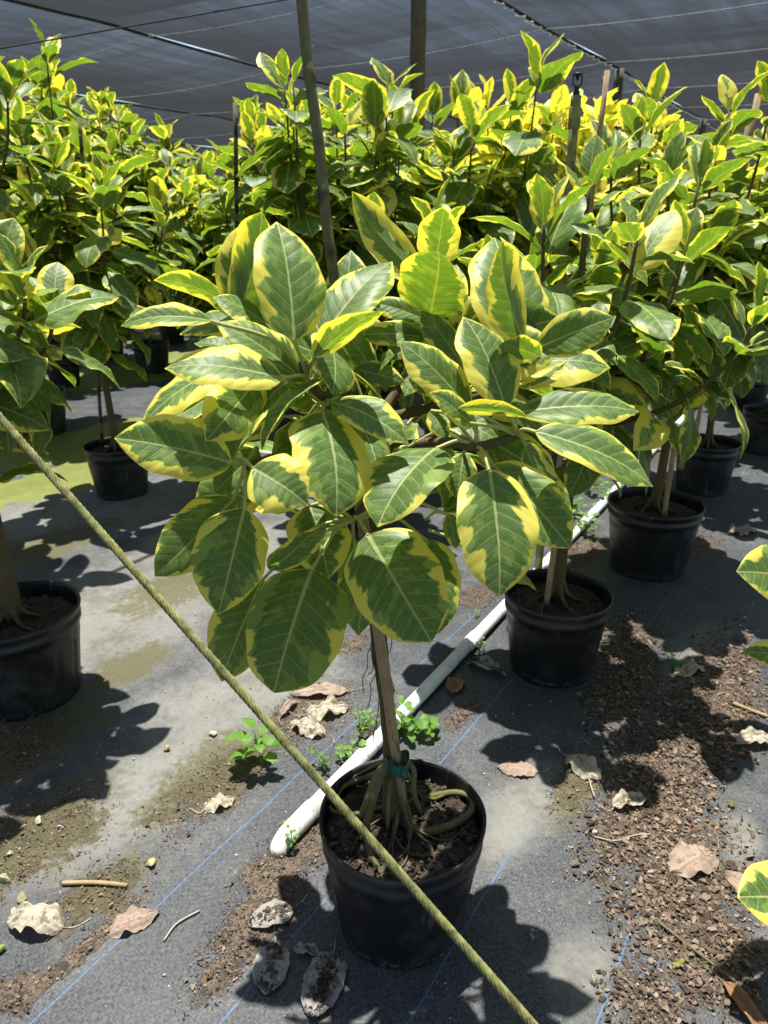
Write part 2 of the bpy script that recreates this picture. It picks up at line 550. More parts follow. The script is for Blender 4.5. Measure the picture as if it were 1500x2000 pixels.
class Leaves:
    def __init__(s):
        s.V, s.F, s.UV, s.E, s.S, s.R, s.M = [], [], [], [], [], [], []
        s.n = 0

    def leaf(s, base, axis, nrm, L, W, nv=20, nu=8, shape=0.0, arch=.05, fold=.18, wave=.02, twist=0.0, seed=None, var=.72, curl=0.0, rng=RNG, asym=0.0, bite=0.0, crumple=0.0):
        """one blade: base point, unit axis, unit normal of its glossy side"""
        seed = rng.random() if seed is None else seed
        a = np.asarray(axis, float); a = a / np.linalg.norm(a)
        n = np.asarray(nrm, float); n = n - a * np.dot(a, n); n /= np.linalg.norm(n) + 1e-9
        b = np.cross(a, n)
        v = np.linspace(0, 1, nv + 1)
        v = v + .035 * np.sin(2 * math.pi * v) * -1.0     # denser at both ends
        u = np.linspace(-1, 1, nu + 1)
        h = _smooth_interp(v, OV_V, OV_H) * (1 - shape) + _smooth_interp(v, OV_V, RD_H) * shape
        h = np.clip(h, .008, None)
        VV, UU = np.meshgrid(v, u, indexing='ij')
        HH = np.repeat(h[:, None], nu + 1, 1)
        ph = seed * 50
        hw = HH * (W / 2) * (1 + .03 * np.sin(VV * 17 + ph) + asym * np.sign(UU) * .12)
        if bite: hw = hw * (1 + bite * .25 * np.sin(VV * 43 + ph * 3) * np.abs(UU))
        fa = fold + .12 * np.sin(VV * 3 + ph)
        X = UU * hw * np.cos(fa)
        Z = np.abs(UU) * hw * np.sin(fa)
        Z = Z + W * wave * np.abs(UU) ** 2 * np.sin(2 * math.pi * (VV * 1.6 + ph) + UU * .8) * HH
        Z = Z + W * wave * .5 * np.abs(UU) ** 2 * np.sin(2 * math.pi * (VV * 3.7 + ph * 2) - UU)* HH
        Z = Z + L * arch * 4 * VV * (1 - VV)
        Z = Z - L * curl * np.clip(VV - .55, 0, None) ** 2 * 2.2
        # margins roll down a little
        Z = Z - W * .10 * np.abs(UU) ** 4 * HH
        # soft pillows between the side veins
        if nv >= 16:
            wv = VV - .17 * np.abs(UU) * HH - .07 * (UU * HH) ** 2
            Z = Z + W * .006 * np.abs(np.sin(math.pi * wv * 9)) * HH
        if crumple:
            for q in range(6):
                fx, fy = 2 + 9 * ((seed * 7.3 + q * .37) % 1), 3 + 12 * ((seed * 3.1 + q * .61) % 1)
                Z = Z + W * crumple * np.sin(UU * fx * HH + VV * fy * 1.3 + q * 2 + ph) * np.cos(VV * fy - UU * fx * .7 + ph) / (1.2 + q * .5)
        Y = VV * L
        tw = twist * (VV - .3)
        X2 = X * np.cos(tw) - Z * np.sin(tw); Z2 = X * np.sin(tw) + Z * np.cos(tw)
        P = np.asarray(base)[None, None, :] + Y[..., None] * a + X2[..., None] * b + Z2[..., None] * n
        nvv, nuu = P.shape[:2]
        idx = s.n + np.arange(nvv * nuu).reshape(nvv, nuu)
        q = np.stack([idx[:-1, :-1], idx[1:, :-1], idx[1:, 1:], idx[:-1, 1:]], -1).reshape(-1, 4)
        # face winding so that +n is the front
        s.V.append(P.reshape(-1, 3)); s.F.append(q[:, ::-1])
        s.UV.append(np.stack([(UU * HH * .5 + .5).ravel(), VV.ravel()], -1))
        s.E.append(np.abs(UU).ravel()); s.S.append(np.full(nvv * nuu, seed)); s.R.append(np.full(nvv * nuu, var))
        s.M.append(np.zeros(len(q), int))
        s.n += nvv * nuu

    def stalk(s, pts, r0, r1, n=6, mi=1):
        mb = MB()
        k = len(pts)
        mb.tube(pts, [r0 + (r1 - r0) * i / (k - 1) for i in range(k)], n, cap=False)
        V = np.array(mb.v); Fq = np.array(mb.f) + s.n
        s.V.append(V); s.F.append(Fq)
        s.UV.append(np.full((len(V), 2), .5)); s.E.append(np.zeros(len(V))); s.S.append(np.zeros(len(V))); s.R.append(np.full(len(V), .7))
        s.M.append(np.full(len(Fq), mi)); s.n += len(V)

    def mesh(s, name, mats):
        V = np.concatenate(s.V); Fq = np.concatenate(s.F); UV = np.concatenate(s.UV)
        me = bpy.data.meshes.new(name)
        me.vertices.add(len(V)); me.vertices.foreach_set('co', V.astype(np.float32).ravel())
        me.loops.add(len(Fq) * 4); me.loops.foreach_set('vertex_index', Fq.astype(np.int32).ravel())
        me.polygons.add(len(Fq))
        me.polygons.foreach_set('loop_start', np.arange(0, len(Fq) * 4, 4, dtype=np.int32))
        me.polygons.foreach_set('loop_total', np.full(len(Fq), 4, dtype=np.int32))
        for m in mats: me.materials.append(m)
        me.polygons.foreach_set('material_index', np.concatenate(s.M).astype(np.int32))
        me.polygons.foreach_set('use_smooth', np.ones(len(Fq), dtype=bool))
        uvl = me.uv_layers.new(name='UVMap')
        uvl.data.foreach_set('uv', UV[Fq.ravel()].astype(np.float32).ravel())
        for nm, arr in (('edge', s.E), ('seed', s.S), ('var', s.R)):
            at_ = me.attributes.new(nm, 'FLOAT', 'POINT')
            at_.data.foreach_set('value', np.concatenate(arr).astype(np.float32))
        me.update(); me.validate()
        return me


# ------------------------------------------------------------------ pots
def pot_parts(parent, R=.175, Hh=.295, seed=0, roots=True, chips=220):
    """nursery can with rolled rim, stepped collar and shallow panels; soil with chips"""
    rng = np.random.default_rng(100 + seed)
    Rb = R * .80
    mb = MB()
    k = 96
    prof = [(Rb * .0, .004), (Rb * .9, .004), (Rb * .97, .0), (Rb, .006)]
    zt = Hh - .062
    for i in range(1, 13):
        z = .006 + (zt - .006) * i / 12
        prof.append((Rb + (R * .955 - Rb) * i / 12, z))
    prof += [(R * .985, zt + .004), (R * .988, zt + .020), (R * .972, zt + .024), (R * .975, Hh - .024), (R * 1.0, Hh - .019), (R * 1.012, Hh - .010),
             (R * 1.010, Hh - .002), (R * .995, Hh), (R * .975, Hh - .002), (R * .965, Hh - .010), (R * .955, Hh - .03), (R * .93, Hh - .11)]

    def mod(r, z, an, i):
        if 4 < i < 15:
            s = math.sin(an * 12)
            groove = max(0.0, 1 - abs(((an / (2 * math.pi) * 14 + seed * .3) % 1) - .5) / .07)
            r = r - .0060 * groove
        return r * (1 + .008 * math.sin(2 * an + seed) + .005 * math.sin(3 * an + seed * 2) + (.004 * math.sin(7 * an + seed) if i > 14 else 0))
    mb.lathe(prof, k, mod=mod)
    mb.build('pot', M_POT, parent)
    # soil
    sb = MB()
    rings, seg = 14, 48
    V, Fc = [(0, 0, 0)], []
    zs = Hh - .048
    for i in range(1, rings + 1):
        rr = R * .962 * i / rings
        for j in range(seg):
            an = 2 * math.pi * j / seg
            hgt = .012 * (1 - (i / rings)) + .006 * (rng.random() - .5) + .006 * math.sin(an * 3 + i)
            if i == rings: hgt = -.006
            V.append((rr * math.cos(an), rr * math.sin(an), hgt))
    for j in range(seg): Fc.append((0, 1 + j, 1 + (j + 1) % seg))
    for i in range(rings - 1):
        for j in range(seg):
            a = 1 + i * seg + j; b = 1 + i * seg + (j + 1) % seg
            Fc.append((a, a + seg, b + seg, b))
    sb.add([(x, y, z + zs) for x, y, z in V], Fc, 0)
    for c in range(chips):
        rr = R * .9 * math.sqrt(rng.random()); an = rng.random() * 6.283
        chip(sb, (rr * math.cos(an), rr * math.sin(an), zs + .012 * (1 - rr / R) + .002 + .005 * rng.random()), .003 + .010 * rng.random() ** 2.5, rng, 1)
    sb.build('soil', [M_SOIL, M_CHIPDARK], parent, smooth=False)


def chip(mb, c, size, rng, mi=0, flat=.3):
    """an irregular flake of bark"""
    n = rng.integers(4, 6)
    L, W, T = size, size * (.30 + .45 * rng.random()), size * flat * (.5 + rng.random())
    E = Euler((rng.normal() * .35, rng.normal() * .35, rng.random() * 6.28)).to_matrix()
    V, Fc = [], []
    for lv in (-1, 1):
        for k in range(n):
            an = 6.283 * k / n + .3 * rng.random()
            p = Vector((math.cos(an) * L * (.8 + .4 * rng.random()) * (.85 if lv > 0 else 1), math.sin(an) * W * (.8 + .4 * rng.random()), lv * T / 2))
            V.append(E @ p + Vector(c))
    Fc.append(tuple(range(n - 1, -1, -1))); Fc.append(tuple(range(n, 2 * n)))
    for k in range(n): Fc.append((k, (k + 1) % n, n + (k + 1) % n, n + k))
    mb.add(V, Fc, mi)


# ------------------------------------------------------------------ generic plants of the rows
def grow(seed, height, low, radius, nb, leafL, nv, nu, dens=.040, far=False, upright=.5, gold=0.0, tr_r=.021, lean=None):
    """returns (trunk MB, Leaves): stems with spirally set leaves, young ones upright at the tips"""
    rng = np.random.default_rng(seed)
    tr = MB(); lv = Leaves()
    lean = rng.normal(size=2) * .04 if lean is None else np.array(lean)
    top = np.array([lean[0], lean[1], height * .93])
    tpts = spline([np.array([0, 0, .23]), np.array([lean[0] * .3 + .01, lean[1] * .3, low]), np.array([lean[0] * .6, lean[1] * .8, (low + height) * .52]), top], 5)
    tr.tube(tpts, list(np.linspace(tr_r, .005, len(tpts))), 8)
    stems = [(tpts, .36)]
    for i in range(nb):
        f = (i + .6 * rng.random()) / nb
        z0 = low * .92 + (height * .72 - low) * f * .85
        an = i * 2.4 + rng.random() * .9
        k = min(len(tpts) - 2, int(len(tpts) * (z0 / (height * .93))))
        p0 = np.array([np.interp(z0, [q[2] for q in tpts], [q[0] for q in tpts]), np.interp(z0, [q[2] for q in tpts], [q[1] for q in tpts]), z0])
        d = np.array([math.cos(an), math.sin(an), 0])
        reach = radius * (.55 + .5 * rng.random()) * (1.0 - .35 * f)
        rise = (height - z0) * (.30 + .5 * rng.random()) * upright * 1.6
        rise = min(rise, height * .98 - z0)
        p1 = p0 + d * reach * .55 + np.array([0, 0, rise * .25])
        p2 = p0 + d * reach * .9 + np.array([0, 0, rise * .65])
        p3 = p0 + d * reach * 1.0 + np.array([0, 0, rise])
        sp = spline([p0, p1, p2, p3], 5)
        tr.tube(sp, list(np.linspace(.010, .004, len(sp))), 6)
        stems.append((sp, .10))
    for sp, start in stems:
        P = np.array(sp)
        seg = np.linalg.norm(np.diff(P, axis=0), axis=1); cum = np.concatenate([[0], np.cumsum(seg)])
        tot = cum[-1]
        s = tot * start; k = 0; ph = rng.random() * 6.28
        while s < tot:
            t = s / tot
            p = np.array([np.interp(s, cum, P[:, j]) for j in range(3)])
            q = np.array([np.interp(min(s + .03, tot), cum, P[:, j]) for j in range(3)]) - np.array([np.interp(max(s - .03, 0), cum, P[:, j]) for j in range(3)])
            q /= np.linalg.norm(q) + 1e-9
            rem = (tot - s)
            an = ph + k * 2.399
            e1 = np.cross(q, [0.3, .1, 1.0]); e1 /= np.linalg.norm(e1) + 1e-9
            e2 = np.cross(q, e1)
            out = e1 * math.cos(an) + e2 * math.sin(an)
            # young leaves near the tip stand up, old ones spread and hang
            ang = math.radians(26 + 78 * min(1.0, rem / .20) + rng.normal() * 13)
            d = q * math.cos(ang) + out * math.sin(ang)
            d[2] -= .22 * min(1, rem / .35)
            d /= np.linalg.norm(d)
            n = q * math.sin(ang) - out * math.cos(ang)
            n = n + np.array([0, 0, .9]) * min(1, rem / .2) + rng.normal(size=3) * .18
            L = leafL * (.62 + .42 * min(1, rem / .14)) * (.8 + .4 * rng.random())
            W = L * (.50 + .16 * rng.random())
            pl = (.02 + .035 * min(1, rem / .15)) * (.8 + .4 * rng.random())
            bp = p + (d * .7 + q * .3) * pl
            if not far:
                lv.stalk([p, p + (d * .45 + q * .4) * pl * .6, bp], .0022, .0016, 4)
            young = rem < .07
            var = (.74 if young else .93) - gold * (1.0 if rem < .22 else .3) + rng.normal() * .12
            if rng.random() < .06: var = .25
            lv.leaf(bp, d, n, L, W, nv, nu, shape=rng.random() * .5, arch=.03 + .06 * rng.random(), fold=.12 + .3 * rng.random() * (1.6 if young else 1),
                    wave=.03 + .03 * rng.random(), twist=rng.normal() * .25, curl=.22 * rng.random() * min(1, rem / .12), var=var, rng=rng)
            s += dens * (.7 + .6 * rng.random()) * (.55 if rem < .08 else 1.0)
            k += 1
    return tr, lv


def make_row_plant(seed, height, low, radius, nb, leafL, label, loc, rotz=0, group=None, scale=1.0, near=False, R=.175, Hh=.295, dens=.040, name='potted_rubber_plant', upright=.5, gold=0.0, **kw):
    t = empty(name, loc, label, 'potted plant', group, rotz=rotz, scale=scale)
    tr, lv = grow(seed, height, low, radius, nb, leafL, 18 if near else 10, 8 if near else 4, dens, far=not near, upright=upright, gold=gold, **kw)
    pot_parts(t, R, Hh, seed, chips=120 if near else 20)
    if near:
        rr = np.random.default_rng(seed)
        for i in range(6):
            an = i * 1.05 + rr.random() * .5
            z = Hh - .045
            pts = spline([(0.008 * math.cos(an), .008 * math.sin(an), z + .10), (.03 * math.cos(an), .03 * math.sin(an), z + .04), (.075 * math.cos(an + .2), .075 * math.sin(an + .2), z + .008), (.12 * math.cos(an + .5), .12 * math.sin(an + .5), z - .01)], 4)
            tr.tube(pts, list(np.linspace(.010, .004, len(pts))), 6)
    tr.build('trunk', M_TRUNK, t)
    link('foliage', lv.mesh('foliage', [M_LEAF if near else M_LEAF_FAR, M_PET]), t)
    return t


exec_order = []

# ------------------------------------------------------------------ ground
def ell(p, ru, rv, q, rot=0.0):
    """soft ellipse along the rows; q = (U, V) row coordinates of the sample points"""
    u0, v0 = torow(p)
    du, dv = q[0] - u0, q[1] - v0
    c, s = math.cos(rot), math.sin(rot)
    a = (du * c + dv * s) / ru; b = (-du * s + dv * c) / rv
    return np.clip(1.25 - np.sqrt(a * a + b * b) * 1.0, 0, 1)


DIRT = [((1270, 1560), .42, .155), ((1340, 1720), .26, .17), ((1370, 1850), .17, .125), ((1250, 1960), .10, .085), ((1400, 1375), .55, .15), ((1220, 1350), .30, .12),
        ((1120, 1530), .16, .06), ((1230, 1250), .25, .12), ((930, 1170), .12, .10), ((1330, 1060), .30, .22), ((560, 1680), .20, .085), ((500, 1800), .20, .085), ((440, 1890), .10, .05),
        ((190, 1745), .13, .085), ((430, 1530), .26, .11), ((610, 1390), .20, .13), ((760, 1420), .25, .05), ((60, 1640), .22, .16), ((20, 1950), .08, .06), ((160, 1860), .22, .028),
        ((1440, 1950), .05, .05), ((1130, 1080), .3, .12), ((900, 1400), .14, .04), ((1300, 880), .4, .2), ((690, 1260), .10, .07), ((10, 1460), .2, .2)]
MOSS = [((60, 1640), .30, .20), ((200, 1740), .15, .09), ((110, 1060), .5, .25), ((250, 1300), .24, .14), ((420, 1500), .35, .14), ((330, 1150), .35, .22), ((1130, 1540), .22, .075), ((40, 1450), .35, .25)]
DUST = [((260, 1180), .75, .50), ((420, 1080), .6, .4), ((150, 1000), .8, .5), ((480, 1350), .45, .25), ((260, 1560), .35, .16), ((1010, 1580), .22, .10), ((1130, 1900), .10, .07), ((1440, 1640), .10, .06), ((560, 950), .7, .4), ((1230, 760), 1.2, .6), ((1380, 1290), .3, .12)]
ALGAE = [((300, 720), 2.4, .8), ((180, 860), 1.0, .55), ((100, 940), .7, .35), ((420, 640), 2.5, .9), ((330, 860), .6, .3)]


def dirt_at(x, y, lst):
    q = (x * UD[0] + y * UD[1], x * VD[0] + y * VD[1])
    out = np.zeros_like(q[0])
    for (px, py), ru, rv in lst:
        out = np.maximum(out, ell(grd(px, py), ru, rv, q))
    return out


def build_ground():
    def axis(lo, hi, st, far):
        a = list(np.arange(lo, hi + 1e-6, st)); d = st
        x = hi
        while x < far: d *= 1.35; x += d; a.append(x)
        d = st; x = lo
        while x > -far: d *= 1.35; x -= d; a.insert(0, x)
        return np.array(a)
    xs = axis(-2.4, 2.6, .022, 90); ys = axis(.35, 4.6, .022, 90)
    X, Y = np.meshgrid(xs, ys, indexing='xy')
    x, y = X.ravel(), Y.ravel()
    V = np.stack([x, y, np.zeros_like(x)], -1)
    dirt = dirt_at(x, y, DIRT)
    # low ripples of the cloth and slight heaps of litter; flat under the pots
    z = .0035 * np.sin(x * 5.1 + y * 3.3) * np.sin(y * 4.3 - x * 2.1) + .002 * np.sin(x * 17 + y * 11) * np.sin(y * 13)
    V[:, 2] = np.where((np.abs(x) < 3) & (y < 5), z + .006 * dirt, 0)
    nx, ny = len(xs), len(ys)
    idx = np.arange(nx * ny).reshape(ny, nx)
    q = np.stack([idx[:-1, :-1], idx[:-1, 1:], idx[1:, 1:], idx[1:, :-1]], -1).reshape(-1, 4)
    me = bpy.data.meshes.new('ground')
    me.vertices.add(len(V)); me.vertices.foreach_set('co', V.astype(np.float32).ravel())
    me.loops.add(len(q) * 4); me.loops.foreach_set('vertex_index', q.astype(np.int32).ravel())
    me.polygons.add(len(q))
    me.polygons.foreach_set('loop_start', np.arange(0, len(q) * 4, 4, dtype=np.int32))
    me.polygons.foreach_set('loop_total', np.full(len(q), 4, dtype=np.int32))
    me.polygons.foreach_set('use_smooth', np.ones(len(q), dtype=bool))
    for nm, arr in (('dirt', dirt), ('moss', dirt_at(x, y, MOSS)), ('dust', np.clip(dirt_at(x, y, DUST) + .12, 0, 1)), ('algae', dirt_at(x, y, ALGAE))):
        me.attributes.new(nm, 'FLOAT', 'POINT').data.foreach_set('value', arr.astype(np.float32))
    me.update(); me.validate()
    v0 = torow(grd(493, 1597))[1]
    me.materials.append(make_ground_material(v0))
    o = link('ground', me); o['kind'] = 'structure'
    return o


build_ground()


def gz(x, y):
    if abs(x) >= 3 or y >= 5: return 0.0
    d = float(dirt_at(np.array([x]), np.array([y]), DIRT)[0])
    return .0035 * math.sin(x * 5.1 + y * 3.3) * math.sin(y * 4.3 - x * 2.1) + .002 * math.sin(x * 17 + y * 11) * math.sin(y * 13) + .006 * d


def gp(px, py, up=0.0):
    p = grd(px, py)
    p[2] = gz(p[0], p[1]) + up
    return p


# litter: bark flakes, grit and fine crumbs
def litter():
    rng = np.random.default_rng(11)
    mb = MB(); gr = MB()
    n = 0
    weights = np.array([ru * rv for _, ru, rv in DIRT]); weights[:6] *= 1.7; weights /= weights.sum()
    while n < 31000:
        k = rng.choice(len(DIRT), p=weights)
        (px, py), ru, rv = DIRT[k]
        c = grd(px, py)
        a = rng.random() * 6.28; r = 1.2 * math.sqrt(rng.random())
        # ragged rim: the reach of a heap changes with direction
        r *= 1 + .22 * math.sin(a * 3 + k) + .14 * math.sin(a * 7 + 2 * k)
        p = c[:2] + UD * ru * r * math.cos(a) + VD * rv * r * math.sin(a)
        if rng.random() > 1.45 - r * 1.1: continue
        big = 1.0 if k in (0, 1, 2, 3, 4, 5, 7) else .55
        t_ = rng.random()
        if t_ < .62: sz = .0010 + .0022 * rng.random()
        elif t_ < .93: sz = (.003 + .0045 * rng.random()) * big
        else: sz = (.007 + .0075 * rng.random() ** 1.5) * big
        chip(mb, (p[0], p[1], gz(p[0], p[1]) + .0015 + .006 * rng.random() * min(1, sz / .004)), sz, rng, 0, .24)
        n += 1
    for i in range(1500):
        x = rng.uniform(-1.5, 1.6); y = rng.uniform(.6, 3.2)
        if rng.random() < .55:
            (px, py), ru, rv = DIRT[rng.choice(len(DIRT), p=weights)]
            c = grd(px, py); x = c[0] + rng.normal() * ru; y = c[1] + rng.normal() * ru
        s = .0012 + .0034 * rng.random() ** 3
        chip(gr, (x, y, gz(x, y) + s * .5), s, rng, 0, 1.2)
    o = mb.build('bark_litter', M_CHIP, smooth=False); tag(o, 'brown bark flakes strewn over the ground cloth', 'bark litter', kind='stuff')
    o = gr.build('gravel_grit', M_GRIT, smooth=False); tag(o, 'pale grit and perlite grains on the ground cloth', 'grit', kind='stuff')


litter()

# ------------------------------------------------------------------ the fig in front
HB = grd(786, 1800)
HB = np.array([.038, 1.152, 0.0])
HDY = -.053
_at = at


def hero():
    at = lambda px, py, Y: _at(px, py, Y + HDY)
    SO = lambda px, py, h=.004: grd(px, py, .250 + h)
    t = empty('potted_rubber_plant', HB, 'young variegated rubber plant in front, big green and yellow leaves, bare trunk in black pot', 'potted plant', None)
    rng = np.random.default_rng(5)
    pot_parts(t, .1715, .290, 1, chips=900)
    L0 = lambda p: np.asarray(p) - HB

    def part(mb, name, mats, smooth=True):
        mb.v = [tuple(np.array(p) - HB) for p in mb.v]
        return mb.build(name, mats, t, smooth=smooth)
    zs = .246
    # trunk
    mb = MB()
    tp = spline([at(766, 1590, 1.215), at(762, 1480, 1.212), at(752, 1350, 1.21), at(744, 1240, 1.205), at(737, 1050, 1.2), at(736, 900, 1.195), at(742, 815, 1.19)], 7)
    rad = list(np.interp(np.linspace(0, 1, len(tp)), [0, .06, .16, .5, 1], [.024, .019, .0140, .0120, .011]))
    mb.tube(tp, rad, 14, wob=.10, rng=rng)
    trunk = part(mb, 'trunk', M_TRUNK)
    # branches
    nodes = {1: at(603, 748, 1.07), 2: at(478, 912, 1.0), 3: at(640, 790, 1.06), 4: at(930, 872, 1.03), 5: at(1000, 748, 1.12), 6: at(836, 648, 1.26), 7: at(690, 1015, 1.1), 8: at(1010, 852, 1.04)}
    br = [
        [at(737, 900, 1.195), at(700, 835, 1.15), at(655, 795, 1.11), nodes[1], at(590, 705, 1.06)],
        [at(736, 940, 1.196), at(660, 900, 1.14), at(560, 890, 1.06), nodes[2]],
        [at(737, 880, 1.195), at(690, 820, 1.13), nodes[3]],
        [at(739, 880, 1.195), at(815, 868, 1.12), at(871, 864, 1.05), nodes[4], at(975, 862, 1.03), nodes[8]],
        [at(742, 820, 1.19), at(850, 795, 1.17), at(930, 775, 1.14), nodes[5], at(1010, 700, 1.12)],
        [at(742, 815, 1.19), at(785, 750, 1.22), at(815, 700, 1.24), nodes[6]],
        [at(738, 970, 1.198), at(715, 985, 1.15), nodes[7]],
    ]
    for b in br:
        mb = MB(); sp = spline(b, 5)
        mb.tube(sp, list(np.linspace(.0095, .0055, len(sp))), 10, wob=.08, rng=rng)
        part(mb, 'branch', M_TRUNK)
    # thick surface roots
    roots = [
        [at(775, 1488, 1.20), at(748, 1505, 1.19), at(728, 1560, 1.15), SO(715, 1620), SO(722, 1665), SO(740, 1698, -.006)],
        [at(768, 1484, 1.20), at(738, 1512, 1.18), at(716, 1565, 1.15), SO(704, 1602, -.004)],
        [at(760, 1500, 1.21), SO(715, 1518, .03), SO(672, 1535, .018), SO(652, 1560, -.002)],
        [at(760, 1520, 1.19), at(758, 1575, 1.16), SO(757, 1626, -.004)],
        [SO(778, 1590, .012), SO(795, 1612, .010), SO(838, 1624, .010), SO(890, 1608, .010), SO(922, 1582, .010), SO(918, 1556, .010), SO(885, 1548, .008), SO(835, 1556, .002)],
        [at(790, 1484, 1.20), at(808, 1505, 1.20), at(808, 1545, 1.19), SO(822, 1592, -.003)],
        [SO(765, 1572, .012), SO(735, 1580, .008), SO(690, 1590, .006), SO(650, 1584, .006), SO(645, 1570, .0)],
        [at(784, 1560, 1.18), SO(802, 1606, .02), SO(818, 1632, .010), SO(848, 1650, -.002)],
        [SO(765, 1580, .012), SO(752, 1592, .010), SO(738, 1606, -.002)],
        [at(790, 1500, 1.21), SO(815, 1548, .012), SO(845, 1560, .008), SO(870, 1552, .006)],
        [at(766, 1480, 1.20), SO(700, 1512, .035), SO(665, 1545, .02), SO(660, 1570, .0)],
    ]
    rr = [.0090, .0080, .0062, .0052, .0088, .0062, .0055, .0036, .0050, .0038, .0028]
    for b, r in zip(roots, rr):
        b = [np.array(q) for q in b]
        mb = MB(); sp = spline(b, 6)
        mb.tube(sp, list(np.linspace(r * 1.1, r * .72, len(sp))), 9, wob=.06, rng=rng)
        part(mb, 'root', M_ROOT)
    mb = MB()
    for i in range(22):
        an = rng.uniform(0, 6.28); c_ = np.array([.036, 1.15, 0]); r1_ = rng.uniform(.07, .15); b_ = rng.normal() * .9
        z0 = rng.uniform(.27, .33)
        pts = [c_ + np.array([.012 * math.cos(an), .012 * math.sin(an), z0]), c_ + np.array([.035 * math.cos(an + b_ * .2), .035 * math.sin(an + b_ * .2), .262 + .02 * rng.random()]),
               c_ + np.array([r1_ * .7 * math.cos(an + b_ * .6), r1_ * .7 * math.sin(an + b_ * .6), .256]), c_ + np.array([r1_ * math.cos(an + b_), r1_ * math.sin(an + b_), .251])]
        mb.tube(spline(pts, 6), list(np.linspace(.0024, .0010, 19)), 5)
    part(mb, 'fine_roots', M_ROOT)
    # hair roots hanging along the trunk
    mb = MB()
    for i in range(16):
        z = rng.uniform(.40, .80); f = (z - .25) / .8
        x = np.interp(z, [.26, .5, .75, 1.0], [tp[0][0], tp[14][0], tp[21][0], tp[28][0]])
        sgn = 1 if rng.random() < .5 else -1
        p = np.array([x + sgn * .012, 1.147, z])
        pts = [p]
        for k in range(5): pts.append(pts[-1] + np.array([sgn * rng.uniform(-.004, .010), rng.uniform(-.008, .004), -rng.uniform(.012, .03)]))
        mb.tube(spline(pts, 3), .0009, 4)
    part(mb, 'hair_roots', M_POST)
    # tie tape round the trunk and the stakes
    mb = MB()
    c = at(772, 1487, 1.20)
    ring = []
    for k in range(21):
        an = 2 * math.pi * k / 20
        ring.append((c[0] + .0245 * math.cos(an) + .004, c[1] + .0235 * math.sin(an), c[2] + .006 * math.sin(an * 2 + 1)))
    V, Fc = [], []
    for k, (x, y, z) in enumerate(ring):
        V += [(x, y, z + .011 + .002 * math.sin(k)), (x, y, z - .013 - .004 * math.sin(k * 1.7))]
    for k in range(20): Fc.append((2 * k, 2 * k + 1, 2 * k + 3, 2 * k + 2))
    mb.add(V, Fc)
    mb.tube([(c[0] + .014, c[1] - .024, c[2]), (c[0] + .017, c[1] - .028, c[2] - .010), (c[0] + .015, c[1] - .027, c[2] - .026)], [.003, .0045, .002], 6)
    part(mb, 'tie_tape', M_TAPE)

    # ---- the blades, each at the place, length and tilt it has on the plant
    #  node, base (px,py,Y), tip (px,py,Y), apparent width px, side seen (+1 glossy, -1 underside), options
    A = dict
